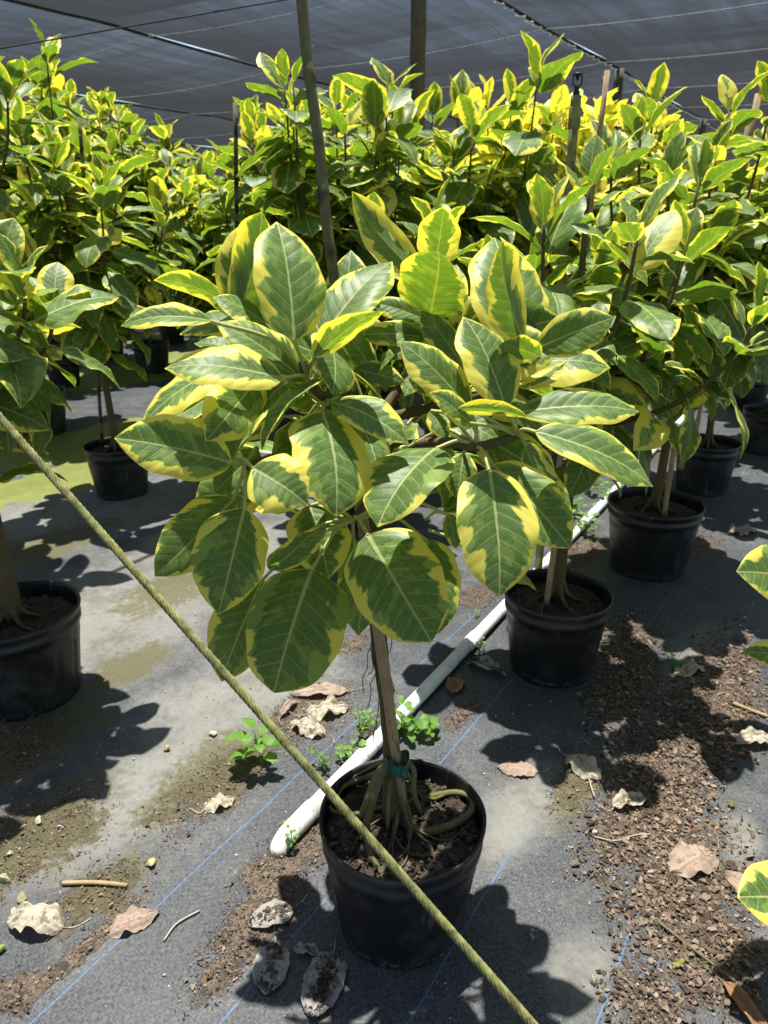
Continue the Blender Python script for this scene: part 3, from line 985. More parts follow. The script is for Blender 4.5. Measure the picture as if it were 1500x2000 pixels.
    LV = [
        (1, (574, 664, 1.0), (543, 427, 1.085), 134, 1, A(var=.70, fold=.10, r=.58)),
        (1, (462, 620, 1.17), (517, 411, 1.11), 108, -1, A(var=.70, fold=.25, r=.55)),
        (1, (455, 610, 1.19), (492, 425, 1.20), 90, 1, A(var=.66, r=.55)),
        (1, (413, 627, 1.01), (235, 631, .985), 47, 1, A(var=.66, fold=.30, r=.42, arch=.08)),
        (1, (596, 746, 1.06), (424, 624, 1.05), 78, 1, A(var=.82, r=.50, fold=.22)),
        (1, (552, 740, .99), (322, 712, .955), 84, 1, A(var=.56, r=.52, fold=.12, arch=.06)),
        (1, (614, 701, 1.03), (746, 602, .99), 58, -1, A(var=.60, r=.45, fold=.35, up=-1)),
        (1, (630, 660, 1.10), (764, 503, 1.20), 92, 1, A(var=.74, r=.50, fold=.15)),
        (1, (640, 655, 1.13), (655, 766, 1.06), 78, 1, A(var=.90, r=.62)),
        (1, (505, 738, 1.07), (405, 858, 1.00), 112, 1, A(var=.60, r=.55)),
        (1, (440, 715, 1.10), (274, 824, 1.03), 60, 1, A(var=.50, r=.5)),
        (1, (455, 735, 1.06), (300, 835, 1.0), 45, -1, A(var=.62, r=.5, fold=.4)),
        (2, (453, 905, .97), (223, 853, .945), 122, 1, A(var=.66, r=.56, fold=.30, arch=.08)),
        (2, (493, 914, .93), (602, 985, .90), 118, 1, A(var=.62, r=.90, fold=.28, arch=.10, L=1.0)),
        (3, (629, 804, 1.02), (660, 1004, .955), 150, 1, A(var=.68, r=.74, shape=.5, arch=.09)),
        (2, (457, 975, 1.03), (303, 1126, .99), 112, 1, A(var=.93, r=.52, shape=.2)),
        (2, (478, 992, .985), (427, 1199, .945), 143, 1, A(var=.72, r=.66, shape=.2, arch=.07)),
        (7, (527, 1113, .97), (632, 1010, .96), 62, 1, A(var=.80, r=.50, fold=.45, up=-1, curl=-.3)),
        (7, (604, 985, 1.12), (643, 1127, 1.09), 122, 1, A(var=.66, r=.80, shape=.4)),
        (7, (513, 1131, 1.05), (430, 1332, 1.02), 122, 1, A(var=.74, r=.58, shape=.2)),
        (7, (609, 1112, 1.045), (533, 1353, .985), 190, 1, A(var=.88, r=.78, shape=.75, arch=.06)),
        (7, (718, 1043, 1.025), (842, 1253, .97), 182, 1, A(var=.80, r=.74, shape=.65, arch=.06)),
        (7, (832, 1052, 1.13), (856, 1236, 1.08), 118, 1, A(var=.95, r=.62, shape=.4)),
        (4, (853, 874, 1.02), (735, 1022, .95), 128, 1, A(var=.80, r=.72, shape=.4, arch=.07)),
        (3, (648, 786, 1.03), (798, 862, .98), 72, 1, A(var=.80, r=.52, arch=.09)),
        (4, (955, 916, .985), (979, 1163, .925), 158, 1, A(var=.70, r=.66, shape=.35, arch=.05)),
        (4, (962, 908, 1.04), (1116, 1068, .99), 118, 1, A(var=.86, r=.56, shape=.35)),
        (8, (1025, 868, 1.09), (1112, 1012, 1.10), 62, -1, A(var=.80, r=.50, shape=.3)),
        (8, (1046, 843, 1.0), (1281, 944, .965), 78, 1, A(var=.80, r=.44, fold=.16, arch=.06)),
        (8, (1012, 806, 1.05), (1250, 797, 1.04), 70, 1, A(var=.74, r=.42, fold=.14, arch=.05)),
        (5, (1050, 680, 1.09), (1200, 618, 1.08), 86, 1, A(var=.78, r=.56, fold=.20, arch=.06)),
        (5, (1004, 690, 1.14), (968, 457, 1.26), 140, 1, A(var=.78, r=.60, fold=.12)),
        (5, (1026, 670, 1.09), (972, 468, 1.02), 86, -1, A(var=.66, r=.52, fold=.35)),
        (8, (987, 798, 1.02), (909, 614, 1.09), 100, 1, A(var=.74, r=.60, fold=.22)),
        (4, (918, 800, 1.05), (784, 664, 1.06), 82, 1, A(var=.76, r=.50, fold=.16)),
        (5, (908, 722, 1.15), (823, 604, 1.18), 62, 1, A(var=.96, r=.48, fold=.3)),
        (6, (840, 614, 1.23), (860, 489, 1.16), 136, -1, A(var=.88, r=.92, shape=.9, fold=.05)),
        (6, (828, 545, 1.30), (680, 377, 1.22), 76, -1, A(var=.55, r=.42, fold=.3)),
        (6, (850, 520, 1.33), (868, 400, 1.26), 84, -1, A(var=.60, r=.60, fold=.15)),
        (8, (918, 828, .995), (843, 765, .97), 46, 1, A(var=.62, r=.52, fold=.3)),
        (8, (893, 800, .985), (1033, 812, .965), 34, -1, A(var=.52, r=.40, fold=.5, up=-1)),
        (5, (1056, 698, 1.08), (972, 672, 1.04), 54, -1, A(var=.78, r=.55, fold=.3, up=-1)),
        (5, (1018, 758, 1.10), (1108, 707, 1.12), 34, -1, A(var=.34, r=.45, fold=.3)),
        (4, (842, 800, 1.09), (873, 859, 1.06), 42, 1, A(var=.85, r=.60)),
        (4, (925, 830, 1.03), (846, 770, 1.00), 40, 1, A(var=.75, r=.50)),
        (1, (562, 742, 1.09), (440, 905, 1.02), 64, 1, A(var=.92, r=.45, fold=.4)),
        (1, (640, 736, 1.04), (505, 873, .99), 26, 1, A(var=.84, r=.42, fold=.5)),
        (2, (505, 880, 1.09), (418, 962, 1.04), 80, 1, A(var=.96, r=.6)),
        (7, (876, 1003, 1.12), (892, 1072, 1.1), 38, 1, A(var=.8, r=.55)),
        (7, (690, 1052, 1.12), (704, 1242, 1.08), 92, 1, A(var=.95, r=.60)),
        (7, (600, 1050, 1.12), (612, 1180, 1.1), 90, 1, A(var=.95, r=.60)),
        (6, (842, 662, 1.20), (700, 652, 1.17), 50, 1, A(var=.70, r=.42)),
        (6, (836, 628, 1.24), (726, 588, 1.24), 46, 1, A(var=.82, r=.45)),
        (6, (836, 640, 1.22), (760, 700, 1.15), 60, 1, A(var=.88, r=.5)),
        (6, (845, 690, 1.20), (790, 770, 1.13), 60, 1, A(var=.94, r=.55)),
        (4, (905, 885, 1.09), (893, 975, 1.05), 62, 1, A(var=.94, r=.6)),
        (3, (690, 800, 1.13), (745, 930, 1.08), 80, 1, A(var=.94, r=.55)),
        (3, (600, 815, 1.10), (560, 930, 1.05), 84, 1, A(var=.94, r=.6)),
        (4, (800, 870, 1.12), (770, 930, 1.10), 50, 1, A(var=.94, r=.6)),
        (5, (870, 760, 1.17), (800, 740, 1.12), 50, 1, A(var=.95, r=.5)),
        (1, (690, 720, 1.12), (790, 745, 1.10), 46, 1, A(var=.95, r=.45)),
    ]
    sund = np.array([-.1, .28, .95])
    for i, (nd, b, tpx, wpx, face, o) in enumerate(LV):
        if face == 1 and tpx[1] > b[1] + 110: tpx = (tpx[0], tpx[1], tpx[2] - .045)
        B = at(*b); T = at(*tpx)
        a = T - B; L = np.linalg.norm(a); a = a / L
        mid = (B + T) / 2
        vd = CAM - mid; dist_ax = mid[1] * CP + (CH - mid[2]) * SP
        n0 = vd - a * np.dot(vd, a); n0 /= np.linalg.norm(n0)
        b0 = np.cross(a, n0)
        W = o.get('r', .55) * L
        app = wpx * dist_ax / F
        if app > W: W = app
        c = min(1.0, app / W); phi = math.acos(c)
        best = None
        for sgn in (1, -1):
            nn = n0 * math.cos(phi) + b0 * math.sin(phi) * sgn
            sc_ = nn[2] * o.get('up', 1)
            if best is None or sc_ > best[0]: best = (sc_, nn)
        nrm = best[1] * face
        lv = Leaves()
        node = nodes[nd]
        # nearest point already on the branch set gives a natural stalk
        d0 = B - node
        ln = np.linalg.norm(d0)
        m1 = node + d0 * .5 + np.array([0, 0, .10 * ln]) - a * .10 * ln
        st = spline([node - HB, m1 - HB, B - HB + a * .002], 6)
        lv.stalk(st, .0031, .0026, 8)
        sh = o.get('shape', .12)
        lv.leaf(B - HB, a, nrm, L * 1.0, W, 44, 18, shape=sh, arch=o.get('arch', .05), fold=o.get('fold', .15), wave=.022, twist=o.get('twist', rng.normal() * .10),
                seed=(i * .37 + .13) % 1.0 + .01 * i, var=o['var'] + (.05 if o['var'] < .85 else 0), curl=o.get('curl', .10), rng=rng, asym=rng.normal() * .35)
        link('leaf', lv.mesh('leaf', [M_LEAF, M_PET]), t)
    # leaves on the far side of the crown, seen through the gaps
    for i in range(22):
        an = rng.uniform(-.1, math.pi + .1)
        rr_ = rng.uniform(.14, .40)
        z = rng.uniform(.92, 1.30)
        d = np.array([math.cos(an), math.sin(an), 0])
        node = tp[-1] * .0 + np.array([tp[-1][0] + d[0] * rr_ * .4, 1.14 + d[1] * rr_ * .4, z])
        dirv = d + np.array([0, 0, rng.uniform(-.55, .45)]); dirv /= np.linalg.norm(dirv)
        B = node + dirv * rng.uniform(.04, .10)
        n = np.array([0, 0, 1.0]) + d * .3 + rng.normal(size=3) * .25
        L = rng.uniform(.12, .17)
        lv = Leaves()
        lv.stalk([node - HB, (node + B) / 2 - HB + np.array([0, 0, .008]), B - HB], .003, .0024, 6)
        lv.leaf(B - HB, dirv, n, L, L * rng.uniform(.5, .66), 24, 10, shape=rng.random() * .5, arch=.06, fold=.18, wave=.03, twist=rng.normal() * .2, var=.82 + rng.normal() * .1, curl=.15, rng=rng)
        link('leaf', lv.mesh('leaf', [M_LEAF, M_PET]), t)
    for i in range(34):
        px, py = rng.uniform(480, 1000), rng.uniform(640, 930)
        B = at(px, py, rng.uniform(1.16, 1.30))
        c0_ = at(745, 860, 1.2)
        node = B + (c0_ - B) * .35
        dirv = B - c0_; dirv = dirv / np.linalg.norm(dirv) + np.array([rng.normal() * .4, -.25, rng.uniform(-.7, .1)]); dirv /= np.linalg.norm(dirv)
        n = np.array([0, -.75, .75]) + rng.normal(size=3) * .25
        L = rng.uniform(.11, .165)
        lv = Leaves()
        lv.stalk(spline([node - HB, (node + B) / 2 - HB + np.array([0, 0, .006]), B - HB], 4), .0028, .0022, 6)
        lv.leaf(B - HB, dirv, n, L, L * rng.uniform(.52, .68), 24, 10, shape=rng.random() * .5, arch=.06, fold=.18, wave=.03, twist=rng.normal() * .2, var=.86 + rng.normal() * .1, curl=.15, rng=rng)
        link('leaf', lv.mesh('leaf', [M_LEAF, M_PET]), t)
    return t


hero()

# split wooden stake and the tall cane tied to the front plant
mb = MB()
s0, s1 = grd(792, 1606, .25), at(735, 1200, 1.122)
dv = s1 - s0
pts = [s0 + dv * k for k in np.linspace(0, 1.75, 12)]
mb.tube(pts, [.0108] * 12, 7, wob=.10, rng=np.random.default_rng(2))
o = mb.build('wooden_stake', M_STAKE); tag(o, 'pale split wooden stake taped to the front plant\'s trunk with green tape', 'plant stake')
mb = MB()
a0, a1, a2 = at(770, 1545, 1.185), at(652, 545, 1.26), at(588, 0, 1.32)
full = [a0 + (a1 - a0) * k for k in np.linspace(0, 1, 14)] + [a1 + (a2 - a1) * k for k in np.linspace(.12, 1.5, 14)]
rad, out = [], []
for i, p in enumerate(full):
    out.append(p); rad.append(.0098 - .0014 * i / len(full))
fine_pts, fine_r = [], []
tot = len(full) - 1
for k in range(150):
    f = k / 149 * tot; i = min(int(f), tot - 1); w = f - i
    p = full[i] * (1 - w) + full[i + 1] * w
    r = rad[i] * (1 - w) + rad[i + 1] * w
    nd = (k % 22)
    r *= 1.16 if nd == 0 else (1.08 if nd in (1, 21) else (.96 if nd in (2, 20) else 1))
    fine_pts.append(p + np.array([.0012 * math.sin(k * .21), 0, 0])); fine_r.append(r)
mb.tube(fine_pts, fine_r, 12)
o = mb.build('bamboo_cane', M_BAMBOO); tag(o, 'tall mottled bamboo cane rising out of the front plant and past all the others', 'cane')

# ------------------------------------------------------------------ plants one can tell apart
def P(px, py, z=0.0): return grd(px, py, z) * np.array([1, 1, 0])


SAW = []


def stand(seed, loc, height, low, radius, nb, leafL, label, R=.175, Hh=.295, rotz=0.0, near=True, dens=.034, upright=.5, group=None, gold=0.0, **kw):
    SAW.append((loc[0], loc[1]))
    return make_row_plant(seed, height, low, radius, nb, leafL, label, tuple(loc), rotz, group, 1.0, near, R, Hh, dens, upright=upright, gold=gold, **kw)


p2 = P(1075, 1300)
stand(21, p2, 1.66, .85, .46, 10, .19, 'variegated plant in the black pot by the white pipe, just behind the front plant', rotz=.4, upright=.7)
p3 = P(1262, 1107)
stand(22, p3, 1.95, .85, .56, 15, .20, 'bushy variegated plant with thick leaning trunk in the large black pot beyond the second pot', R=.20, Hh=.32, rotz=1.2, upright=.75)
p4 = P(1368, 955)
stand(23, p4, 1.80, .75, .52, 13, .19, 'variegated plant in the third black pot along the pipe, low drooping leaves', rotz=2.0)
p5 = P(1490, 880)
stand(24, p5, 1.9, .75, .55, 13, .19, 'variegated plant with a low yellow leaf and a shaded pot at the picture\'s right edge', rotz=2.8)
l1 = P(58, 1352)
LP = stand(25, l1, 1.62, 1.06, .46, 11, .21, 'dark leaved plant with thick twin trunk, its black pot cut by the left edge', R=.198, Hh=.315, rotz=0, tr_r=.036, lean=(-.10, .02))
mb = MB(); pts = spline([(-.06, -.03, .26), (-.085, -.02, .5), (-.10, 0, .75), (-.08, .02, 1.05)], 6)
mb.tube(pts, list(np.linspace(.032, .018, len(pts))), 12, wob=.08, rng=np.random.default_rng(9))
mb.build('second_trunk', M_TRUNK, LP)
l2 = P(240, 962)
stand(26, l2, 2.0, .95, .48, 12, .205, 'slim trunked variegated plant in a black pot on algae stained cloth, left of front plant', rotz=.2, upright=.7)
l3 = P(85, 845)
stand(27, l3, 2.5, .75, .62, 17, .26, 'tall variegated plant in the dark pot half hidden by the left edge leaves', R=.20, Hh=.33, rotz=.9, upright=.8)
l4 = P(214, 700)
stand(28, l4, 2.75, .80, .62, 17, .26, 'tall variegated plant in the distant black pot standing on green algae', R=.20, Hh=.33, rotz=1.7, upright=.8)
r1 = np.array([1.40, 1.42, 0.0])
RP = stand(29, r1, 1.45, .45, .48, 11, .19, 'variegated plant out at the right edge, few leaf tips reaching in over the path', rotz=0)
for nd, b, tp_, w_, fc, var in [((1700, 1330, 1.28), (1575, 1135, 1.20), (1438, 1116, 1.14), 92, 1, .80), ((1700, 1330, 1.28), (1590, 1290, 1.18), (1448, 1274, 1.12), 44, 1, .80), ((1700, 1600, 1.15), (1590, 1760, 1.03), (1440, 1752, .97), 124, 1, .66)]:
    nd, B, T = at(*nd), at(*b), at(*tp_)
    a = T - B; L = np.linalg.norm(a); a /= L
    n0 = CAM - (B + T) / 2; n0 = n0 - a * np.dot(n0, a); n0 /= np.linalg.norm(n0)
    W = min(L * .62, w_ * 1.35 / F * ((B[1] + T[1]) / 2 * CP + .3))
    lv = Leaves()
    lv.stalk(spline([nd - r1, (nd + B) / 2 - r1 + np.array([0, 0, .02]), B - r1], 5), .003, .0025, 8)
    lv.leaf(B - r1, a, n0 + np.array([0, 0, .5]), L, W, 36, 14, shape=.25, arch=.07, fold=.15, wave=.02, var=var, rng=np.random.default_rng(int(b[1])))
    link('leaf', lv.mesh('leaf', [M_LEAF, M_PET]), RP)
mb = MB()
q1, q2 = at(1700, 1330, 1.28) - r1, at(1700, 1600, 1.15) - r1
for q in (q1, q2): mb.tube(spline([np.array([0, 0, .55 if q is q2 else .75]), q * .6 + np.array([0, 0, .30]), q], 6), .006, 8)
mb.build('branch', M_TRUNK, RP)
# a taller neighbour close by on the left whose leaf tips show at the top left
lt = np.array([-2.06, 3.0, 0.0])
stand(30, lt, 2.40, 1.25, .66, 16, .21, 'tall plant by the left edge with dark leaves hanging at the upper left corner', rotz=1.0, upright=.75)

stand(31, at(1020, 480, 5.2) * np.array([1, 1, 0]), 2.20, .9, .55, 20, .25, 'plant with clear golden yellow top leaves, left of the sprinkler and farther back', upright=.85, gold=.62)
stand(32, at(1135, 480, 5.7) * np.array([1, 1, 0]), 2.16, .9, .50, 16, .25, 'second golden topped plant, seen close beside the sprinkler pipe and farther back', upright=.85, gold=.55)

# the dense rows behind: four grown plants, copied, turned and scaled
protos = []
for k, (h, lo, ra, nb) in enumerate([(2.30, .60, .55, 17), (2.15, .65, .56, 16), (2.42, .70, .52, 18), (2.08, .60, .58, 16)]):
    protos.append((40 + k, h, lo, ra, nb))
GROUPB = 'tall variegated plants massed in rows behind'
LAB = 'tall variegated plant in the dense rows behind the front pots, under the shade cloth'
made = {}
rr = np.random.default_rng(77)
cnt = 0
ROWV = [-.66, -2.12, -3.60, -5.05, -6.5, -7.95, -9.4, -10.9]
for ri, v in enumerate(ROWV):
    u = -2.0 + .37 * (ri % 3)
    while u < 19.0:
        u += 1.12
        p = rowpt(u + rr.normal() * .07, v + rr.normal() * .07)
        if p[1] < 2.75: continue
        dist_ax = p[1] * CP + CH * SP
        px = 750 + p[0] / dist_ax * F
        if px < -220 or px > 1720: continue
        if math.hypot(p[0], p[1]) > 15: continue
        if min(math.hypot(p[0] - a, p[1] - b) for a, b in SAW) < .72: continue
        # keep the aisle seen below the front plant's left side open
        if p[1] < 5.4 and px < 470: continue
        if p[1] < 4.6 and px > 1080: continue
        k = int(rr.integers(0, 4))
        rot = rr.random() * 6.28; s = .94 + .14 * rr.random()
        if p[1] < 4.0: s *= .79
        if px > 900: s *= .86
        if k not in made:
            sd, h, lo, ra, nb = protos[k]
            made[k] = make_row_plant(sd, h, lo, ra, nb, .255, LAB, tuple(p), rot, GROUPB, s, False, .18, .30, .048, upright=.85)
        else:
            dup(made[k], tuple(p), rot, s, LAB, GROUPB)
        cnt += 1
print('row plants', cnt)

# ------------------------------------------------------------------ stakes among the plants
def stake(base, top, r, mat, label, name='wooden_stake', wob=.1):
    mb = MB(); b = np.array(base, float); t_ = np.array(top, float)
    mb.tube([b + (t_ - b) * k for k in np.linspace(0, 1, 10)], [r] * 10, 7, wob=wob, rng=np.random.default_rng(int(abs(t_[0]) * 1000)))
    o = mb.build(name, mat); tag(o, label, 'plant stake')


def stake_px(pt, pb, Y, r, mat, label, dY=0.0, name='wooden_stake'):
    """stake seen from pt (top) to pb, standing about Y away, carried on down to the soil"""
    T = at(*pt, Y + dY); B = at(*pb, Y)
    k = (T[2] - .25) / (T[2] - B[2])
    stake(T + (B - T) * k, T, r, mat, label, name)


stake_px((1186, 138), (1150, 432), 2.75, .0095, M_STAKE, 'thin wooden stake right of the sprinkler pipe')
stake_px((1482, 183), (1421, 475), 3.6, .0150, M_STAKE, 'long pale stake leaning over the plants near the right edge')
stake_px((1466, 214), (1438, 380), 3.9, .0110, M_STAKE, 'shorter grey stake just behind the long leaning one')
stake_px((460, 200), (462, 412), 4.2, .0125, M_BAMBOO, 'dark cane standing in the plants left of the tall front cane', name='bamboo_cane')
stake_px((155, 232), (162, 330), 4.0, .0100, M_BAMBOO, 'short dark cane in front of a bright yellow leaf', name='bamboo_cane')
stake_px((738, 235), (734, 390), 4.4, .0085, M_BAMBOO, 'thin dark cane below the nearest wooden post', name='bamboo_cane')

stake_px((1086, 1040), (1073, 1135), p2[1] - .03, .0105, M_STAKE, 'short tan stake tied beside the trunk in the second pot')
stake_px((1322, 835), (1298, 1000), p3[1] - .08, .0110, M_STAKE, 'tan stake leaning along the thick trunk in the large third pot')

# ------------------------------------------------------------------ irrigation pipe, riser, sprinkler
t = empty('irrigation_pipe', gp(870, 1340), 'white plastic irrigation pipe lying along the row behind the front pot', 'pipe')
e0 = grd(580, 1628); e1 = grd(1290, 870)
dr = e1 - e0; dr /= np.linalg.norm(dr)
rp = .0225
base = np.array(t.location)
mb = MB()
pts = [e0 + dr * k + np.array([0, 0, rp + .004]) for k in np.linspace(0, 9.5, 60)]
mb.tube([p - base for p in pts], rp, 28)
mb.build('pipe_run', M_PVC, t)
for kk in (1.02, 4.1, 7.2):
    mb = MB(); mb.tube([e0 + dr * (kk + q) + np.array([0, 0, rp + .004]) - base for q in (-.045, -.043, .043, .045)], [rp * 1.02, rp * 1.17, rp * 1.17, rp * 1.02], 28); mb.build('pipe_joint', M_PVC, t)
mb = MB()
el_ = [e0 + dr * .07 + np.array([0, 0, rp + .004]), e0 + np.array([0, 0, rp + .004]), e0 - dr * .03 + np.array([0, 0, rp + .004])]
turn = [e0 - dr * (.03 + .045 * math.sin(a)) + np.array([0, 0, rp + .004 - .045 * (1 - math.cos(a))]) + np.array([0, 0, 0]) for a in np.linspace(.1, math.pi / 2, 9)]
mb.tube([p - base for p in el_ + turn], [rp * 1.16] * 3 + [rp * 1.14] * 9, 28)
mb.build('elbow', M_PVC, t)

rb = grd(1050, 1130); rt = np.array([rb[0] - .01, rb[1], 0.0])
top = at(1124, 205, 2.78)
t = empty('sprinkler_riser', (rb[0], rb[1], 0.0), 'algae green riser pipe topped by a small black sprinkler, standing among the leaves', 'sprinkler')
base = np.array([rb[0], rb[1], 0.0])
topl = top - base
mb = MB()
low = np.array([0, 0, .03]); d = topl - low; dl = np.linalg.norm(d); d /= dl
mb.tube([low + d * k for k in np.linspace(0, dl, 12)], .0165, 18); mb.build('riser_pipe', M_RISER, t)
mb = MB()
mb.tube([topl - d * .075, topl - d * .072, topl - d * .01, topl - d * .004], [.0200, .0210, .0210, .018], 20)
mb.tube([topl - d * .004, topl + d * .028], [.0185, .017], 18); mb.build('coupling', M_RISER, t)
mb = MB()
q = topl + d * .028
mb.tube([q, q + d * .012, q + d * .013, q + d * .028], [.012, .012, .0085, .0075], 12)
for s_ in (-1, 1):
    mb.tube([q + d * .026 + np.array([.006 * s_, 0, 0]), q + d * .036 + np.array([.015 * s_, 0, 0]), q + d * .058 + np.array([.015 * s_, 0, 0]), q + d * .064 + np.array([.011 * s_, 0, 0])], .0028, 6)
mb.tube([q + d * .061, q + d * .066], [.017, .016], 14)
mb.tube([q + d * .061, q + d * .044], [.010, .003], 10)
mb.build('sprinkler_head', M_BLACK, t)

# ------------------------------------------------------------------ weathered guy rope
c0 = at(0, 815, .92); c1 = at(1040, 2000, .535)
dv = (c1 - c0); Ln = np.linalg.norm(dv); dv /= Ln
b0 = c0 - dv * 2.4; k_end = (c1[2] - .01) / -dv[2]; b1 = c1 + dv * k_end
mb = MB()
e1_ = np.cross(dv, [0, 0, 1.0]); e1_ /= np.linalg.norm(e1_); e2_ = np.cross(dv, e1_)
tot = np.linalg.norm(b1 - b0)
sag = lambda f: -.05 * 4 * f * (1 - f) * np.array([0, 0, 1.0]) * .0
steps = int(tot / .004)
for s_ in range(6):
    pts = []
    for i in range(steps + 1):
        f = i / steps; x = f * tot
        an = 2 * math.pi * (x / .050 + s_ / 6)
        p = b0 + dv * x + (e1_ * math.cos(an) + e2_ * math.sin(an)) * .0036
        pts.append(p)
    mb.tube(pts, .00185, 8)
mb.tube([b0, b1], .0026, 8)
rope = mb.build('guy_cable', M_ROPE); tag(rope, 'weathered greenish twisted guy cable slanting across in front of the front pot', 'cable')

# ------------------------------------------------------------------ shade house: posts, net, wires
NETZ = 3.2
ps = [rowpt(4.94, -3.0), rowpt(9.45, -3.0), rowpt(14.2, -3.0)]
post_lab = ['thick wooden post nearest of the three, behind the tall front cane', 'wooden post under the white lacing, right of the sprinkler', 'farthest thin looking wooden post at the right under the net']
for p, lab in zip(ps, post_lab):
    mb = MB()
    zs = np.linspace(0, NETZ - .02, 22)
    mb.tube([np.array([0, 0, z]) for z in zs], [.062 - .008 * z / NETZ for z in zs], 16, wob=.06, rng=np.random.default_rng(int(p[1] * 10)))
    o = mb.build('wooden_post', M_POST, loc=tuple(p)); tag(o, lab, 'post')


def seam_z(u):
    # sags between the posts
    f = ((u - 4.94) / 4.55) % 1.0
    return NETZ - .035 * 4 * f * (1 - f)


t = empty('shade_net', tuple(rowpt(9.45, -3.0, NETZ)), 'dark shade net stretched overhead on cables and pale wires', 'shade net')
tb = np.array(t.location)
us = np.arange(-14, 62.01, .35)
for k in range(-9, 4):
    va, vb = -3.0 + 3.3 * k, -3.0 + 3.3 * (k + 1)
    vs = np.linspace(va, vb, 13)
    V, Fc = [], []
    for u in us:
        f = ((u - 4.94) / 1.75) % 1.0
        for v in vs:
            g_ = (v - va) / (vb - va)
            z = seam_z(u) - .05 * 4 * g_ * (1 - g_) - .020 * 4 * f * (1 - f) * (4 * g_ * (1 - g_)) + .012 * math.sin(u * 1.7 + v * 2.3 + k)
            V.append(rowpt(u, v, z) - tb)
    m = len(vs)
    for i in range(len(us) - 1):
        for j in range(m - 1):
            Fc.append((i * m + j, i * m + j + 1, (i + 1) * m + j + 1, (i + 1) * m + j))
    mb = MB(); mb.add(V, Fc); mb.build('net_panel', M_NET, t)
for k in (-3, -2, -1, 0, 1):
    v = -3.0 + 3.3 * k
    mb = MB()
    uu = np.arange(-6, 40, .25)
    mb.tube([rowpt(u, v, seam_z(u) - .015) - tb for u in uu], .014, 8, wob=.25, rng=np.random.default_rng(k + 10))
    mb.build('seam_cable', M_SEAM, t)
mb = MB()
rl = np.random.default_rng(4)
u = 4.9; pts = []; rads = []; sg = 1
while u < 26:
    z = seam_z(u)
    sg = -sg
    pts.append(rowpt(u, -3.0 + .022 * sg, z - .034 - .012 * rl.random())); rads.append(.0022 + .0065 * rl.random() ** 2)
    u += .05 + .08 * rl.random()
mb.tube([p - tb for p in pts], rads, 6)
mb.build('lacing', M_CLIP, t)
for k in range(-1, 14):
    u = 4.94 + .45 + 1.75 * k
    for a, b in ((-3.0 - 9.9, -3.0), (-3.0, -3.0 + 6.6)):
        mb = MB()
        vv = np.linspace(a, b, 40)
        pts = []
        for v in vv:
            g_ = ((v + 3.0) / 3.3) % 1.0
            pts.append(rowpt(u, v, seam_z(u) - .055 * 4 * g_ * (1 - g_) - .03) - tb)
        mb.tube(pts, .0032, 6)
        mb.build('support_wire', M_WIRE, t)
# slanting brace wires and the thin line at the upper left
def wire(a, b, lab, r=.004, mat=None):
    mb = MB(); mb.tube([np.array(a) + (np.array(b) - np.array(a)) * k for k in np.linspace(0, 1, 12)], r, 6)
    o = mb.build('brace_wire', mat or M_WIRE); tag(o, lab, 'wire')


def on_plane_v(px, py, v):
    d = ray(px, py)
    s = v / (d[0] * VD[0] + d[1] * VD[1])
    return CAM + d * s


wa, wb = on_plane_v(893, -4, -3.0), on_plane_v(1190, 240, -3.0)
wire(wa, wa + (wb - wa) * 2.2, 'thin pale wire slanting down behind the sprinkler from the net seam')
wa, wb = on_plane_v(1208, 135, -3.05), on_plane_v(1412, 286, -3.05)
wire(wa, wa + (wb - wa) * 1.6, 'thin pale wire slanting down from the second wooden post')
wire(at(-200, 129, 3.6), at(1040, -83, 4.6), 'thin dark wire stretched across the upper left below the net', .0035, M_SEAM)

# ------------------------------------------------------------------ dead leaves on the cloth
def dead(px, py, L, W, ang, mat, label, nx=0.0, curl=.0, fold=.2, arch=.10, wave=.10, lift=.006, shape=.3, bite=.18, stalk=True, flip=1, twist=0.0, name='dry_leaf', crumbs=0):
    c = gp(px, py)
    a = np.array([math.cos(ang), math.sin(ang), nx]); a /= np.linalg.norm(a)
    lv = Leaves()
    nrm = np.array([0, 0, 1.0 * flip])
    s = (px * 13 + py * 7) % 97 / 97.0
    b = -a * L / 2 + np.array([0, 0, lift])
    lv.leaf(b, a, nrm, L, W, 44, 22, shape=shape, arch=arch * flip, fold=fold * flip, wave=wave * .6, curl=curl, seed=s, var=.5, bite=min(bite, .55) * .6, twist=twist, crumple=.02 + wave * .13, rng=np.random.default_rng(int(px * 3 + py)))
    if stalk:
        e = np.cross(a, [0, 0, 1.0])
        lv.stalk(spline([b + a * .004, b - a * L * .18 + e * .006, b - a * L * .36 + e * .02 * (s - .5) * 4 + np.array([0, 0, .003])], 4), .0012, .0009, 6, 1)
    me = lv.mesh(name, [mat, mat])
    # settle: lowest point on the ground
    co = np.zeros(len(me.vertices) * 3, np.float32); me.vertices.foreach_get('co', co); co = co.reshape(-1, 3)
    co[:, 2] = np.maximum(co[:, 2], .0015 + .002 * np.abs(np.sin(co[:, 0] * 300)) + .004 * 0)
    me.vertices.foreach_set('co', co.ravel()); me.update()
    o = link(name, me, None, tuple(c)); tag(o, label, 'dry leaf')
    if crumbs:
        rc = np.random.default_rng(int(px + py)); mb = MB()
        blade = co[:45 * 23].reshape(45, 23, 3)
        for q in range(crumbs):
            i = int(np.clip(rc.normal(20, 9), 3, 40)); j = int(np.clip(rc.normal(11, 3.2), 2, 20))
            p = blade[i, j]
            chip(mb, (p[0] + rc.normal() * .001, p[1] + rc.normal() * .001, p[2] + .0015 + .001 * rc.random()), .0012 + .0085 * rc.random() ** 2.2, rc, int(rc.random() < .35), .3)
        mb.build('soil_crumbs', [M_CHIPDARK, M_CHIP], o, smooth=False)
    return o


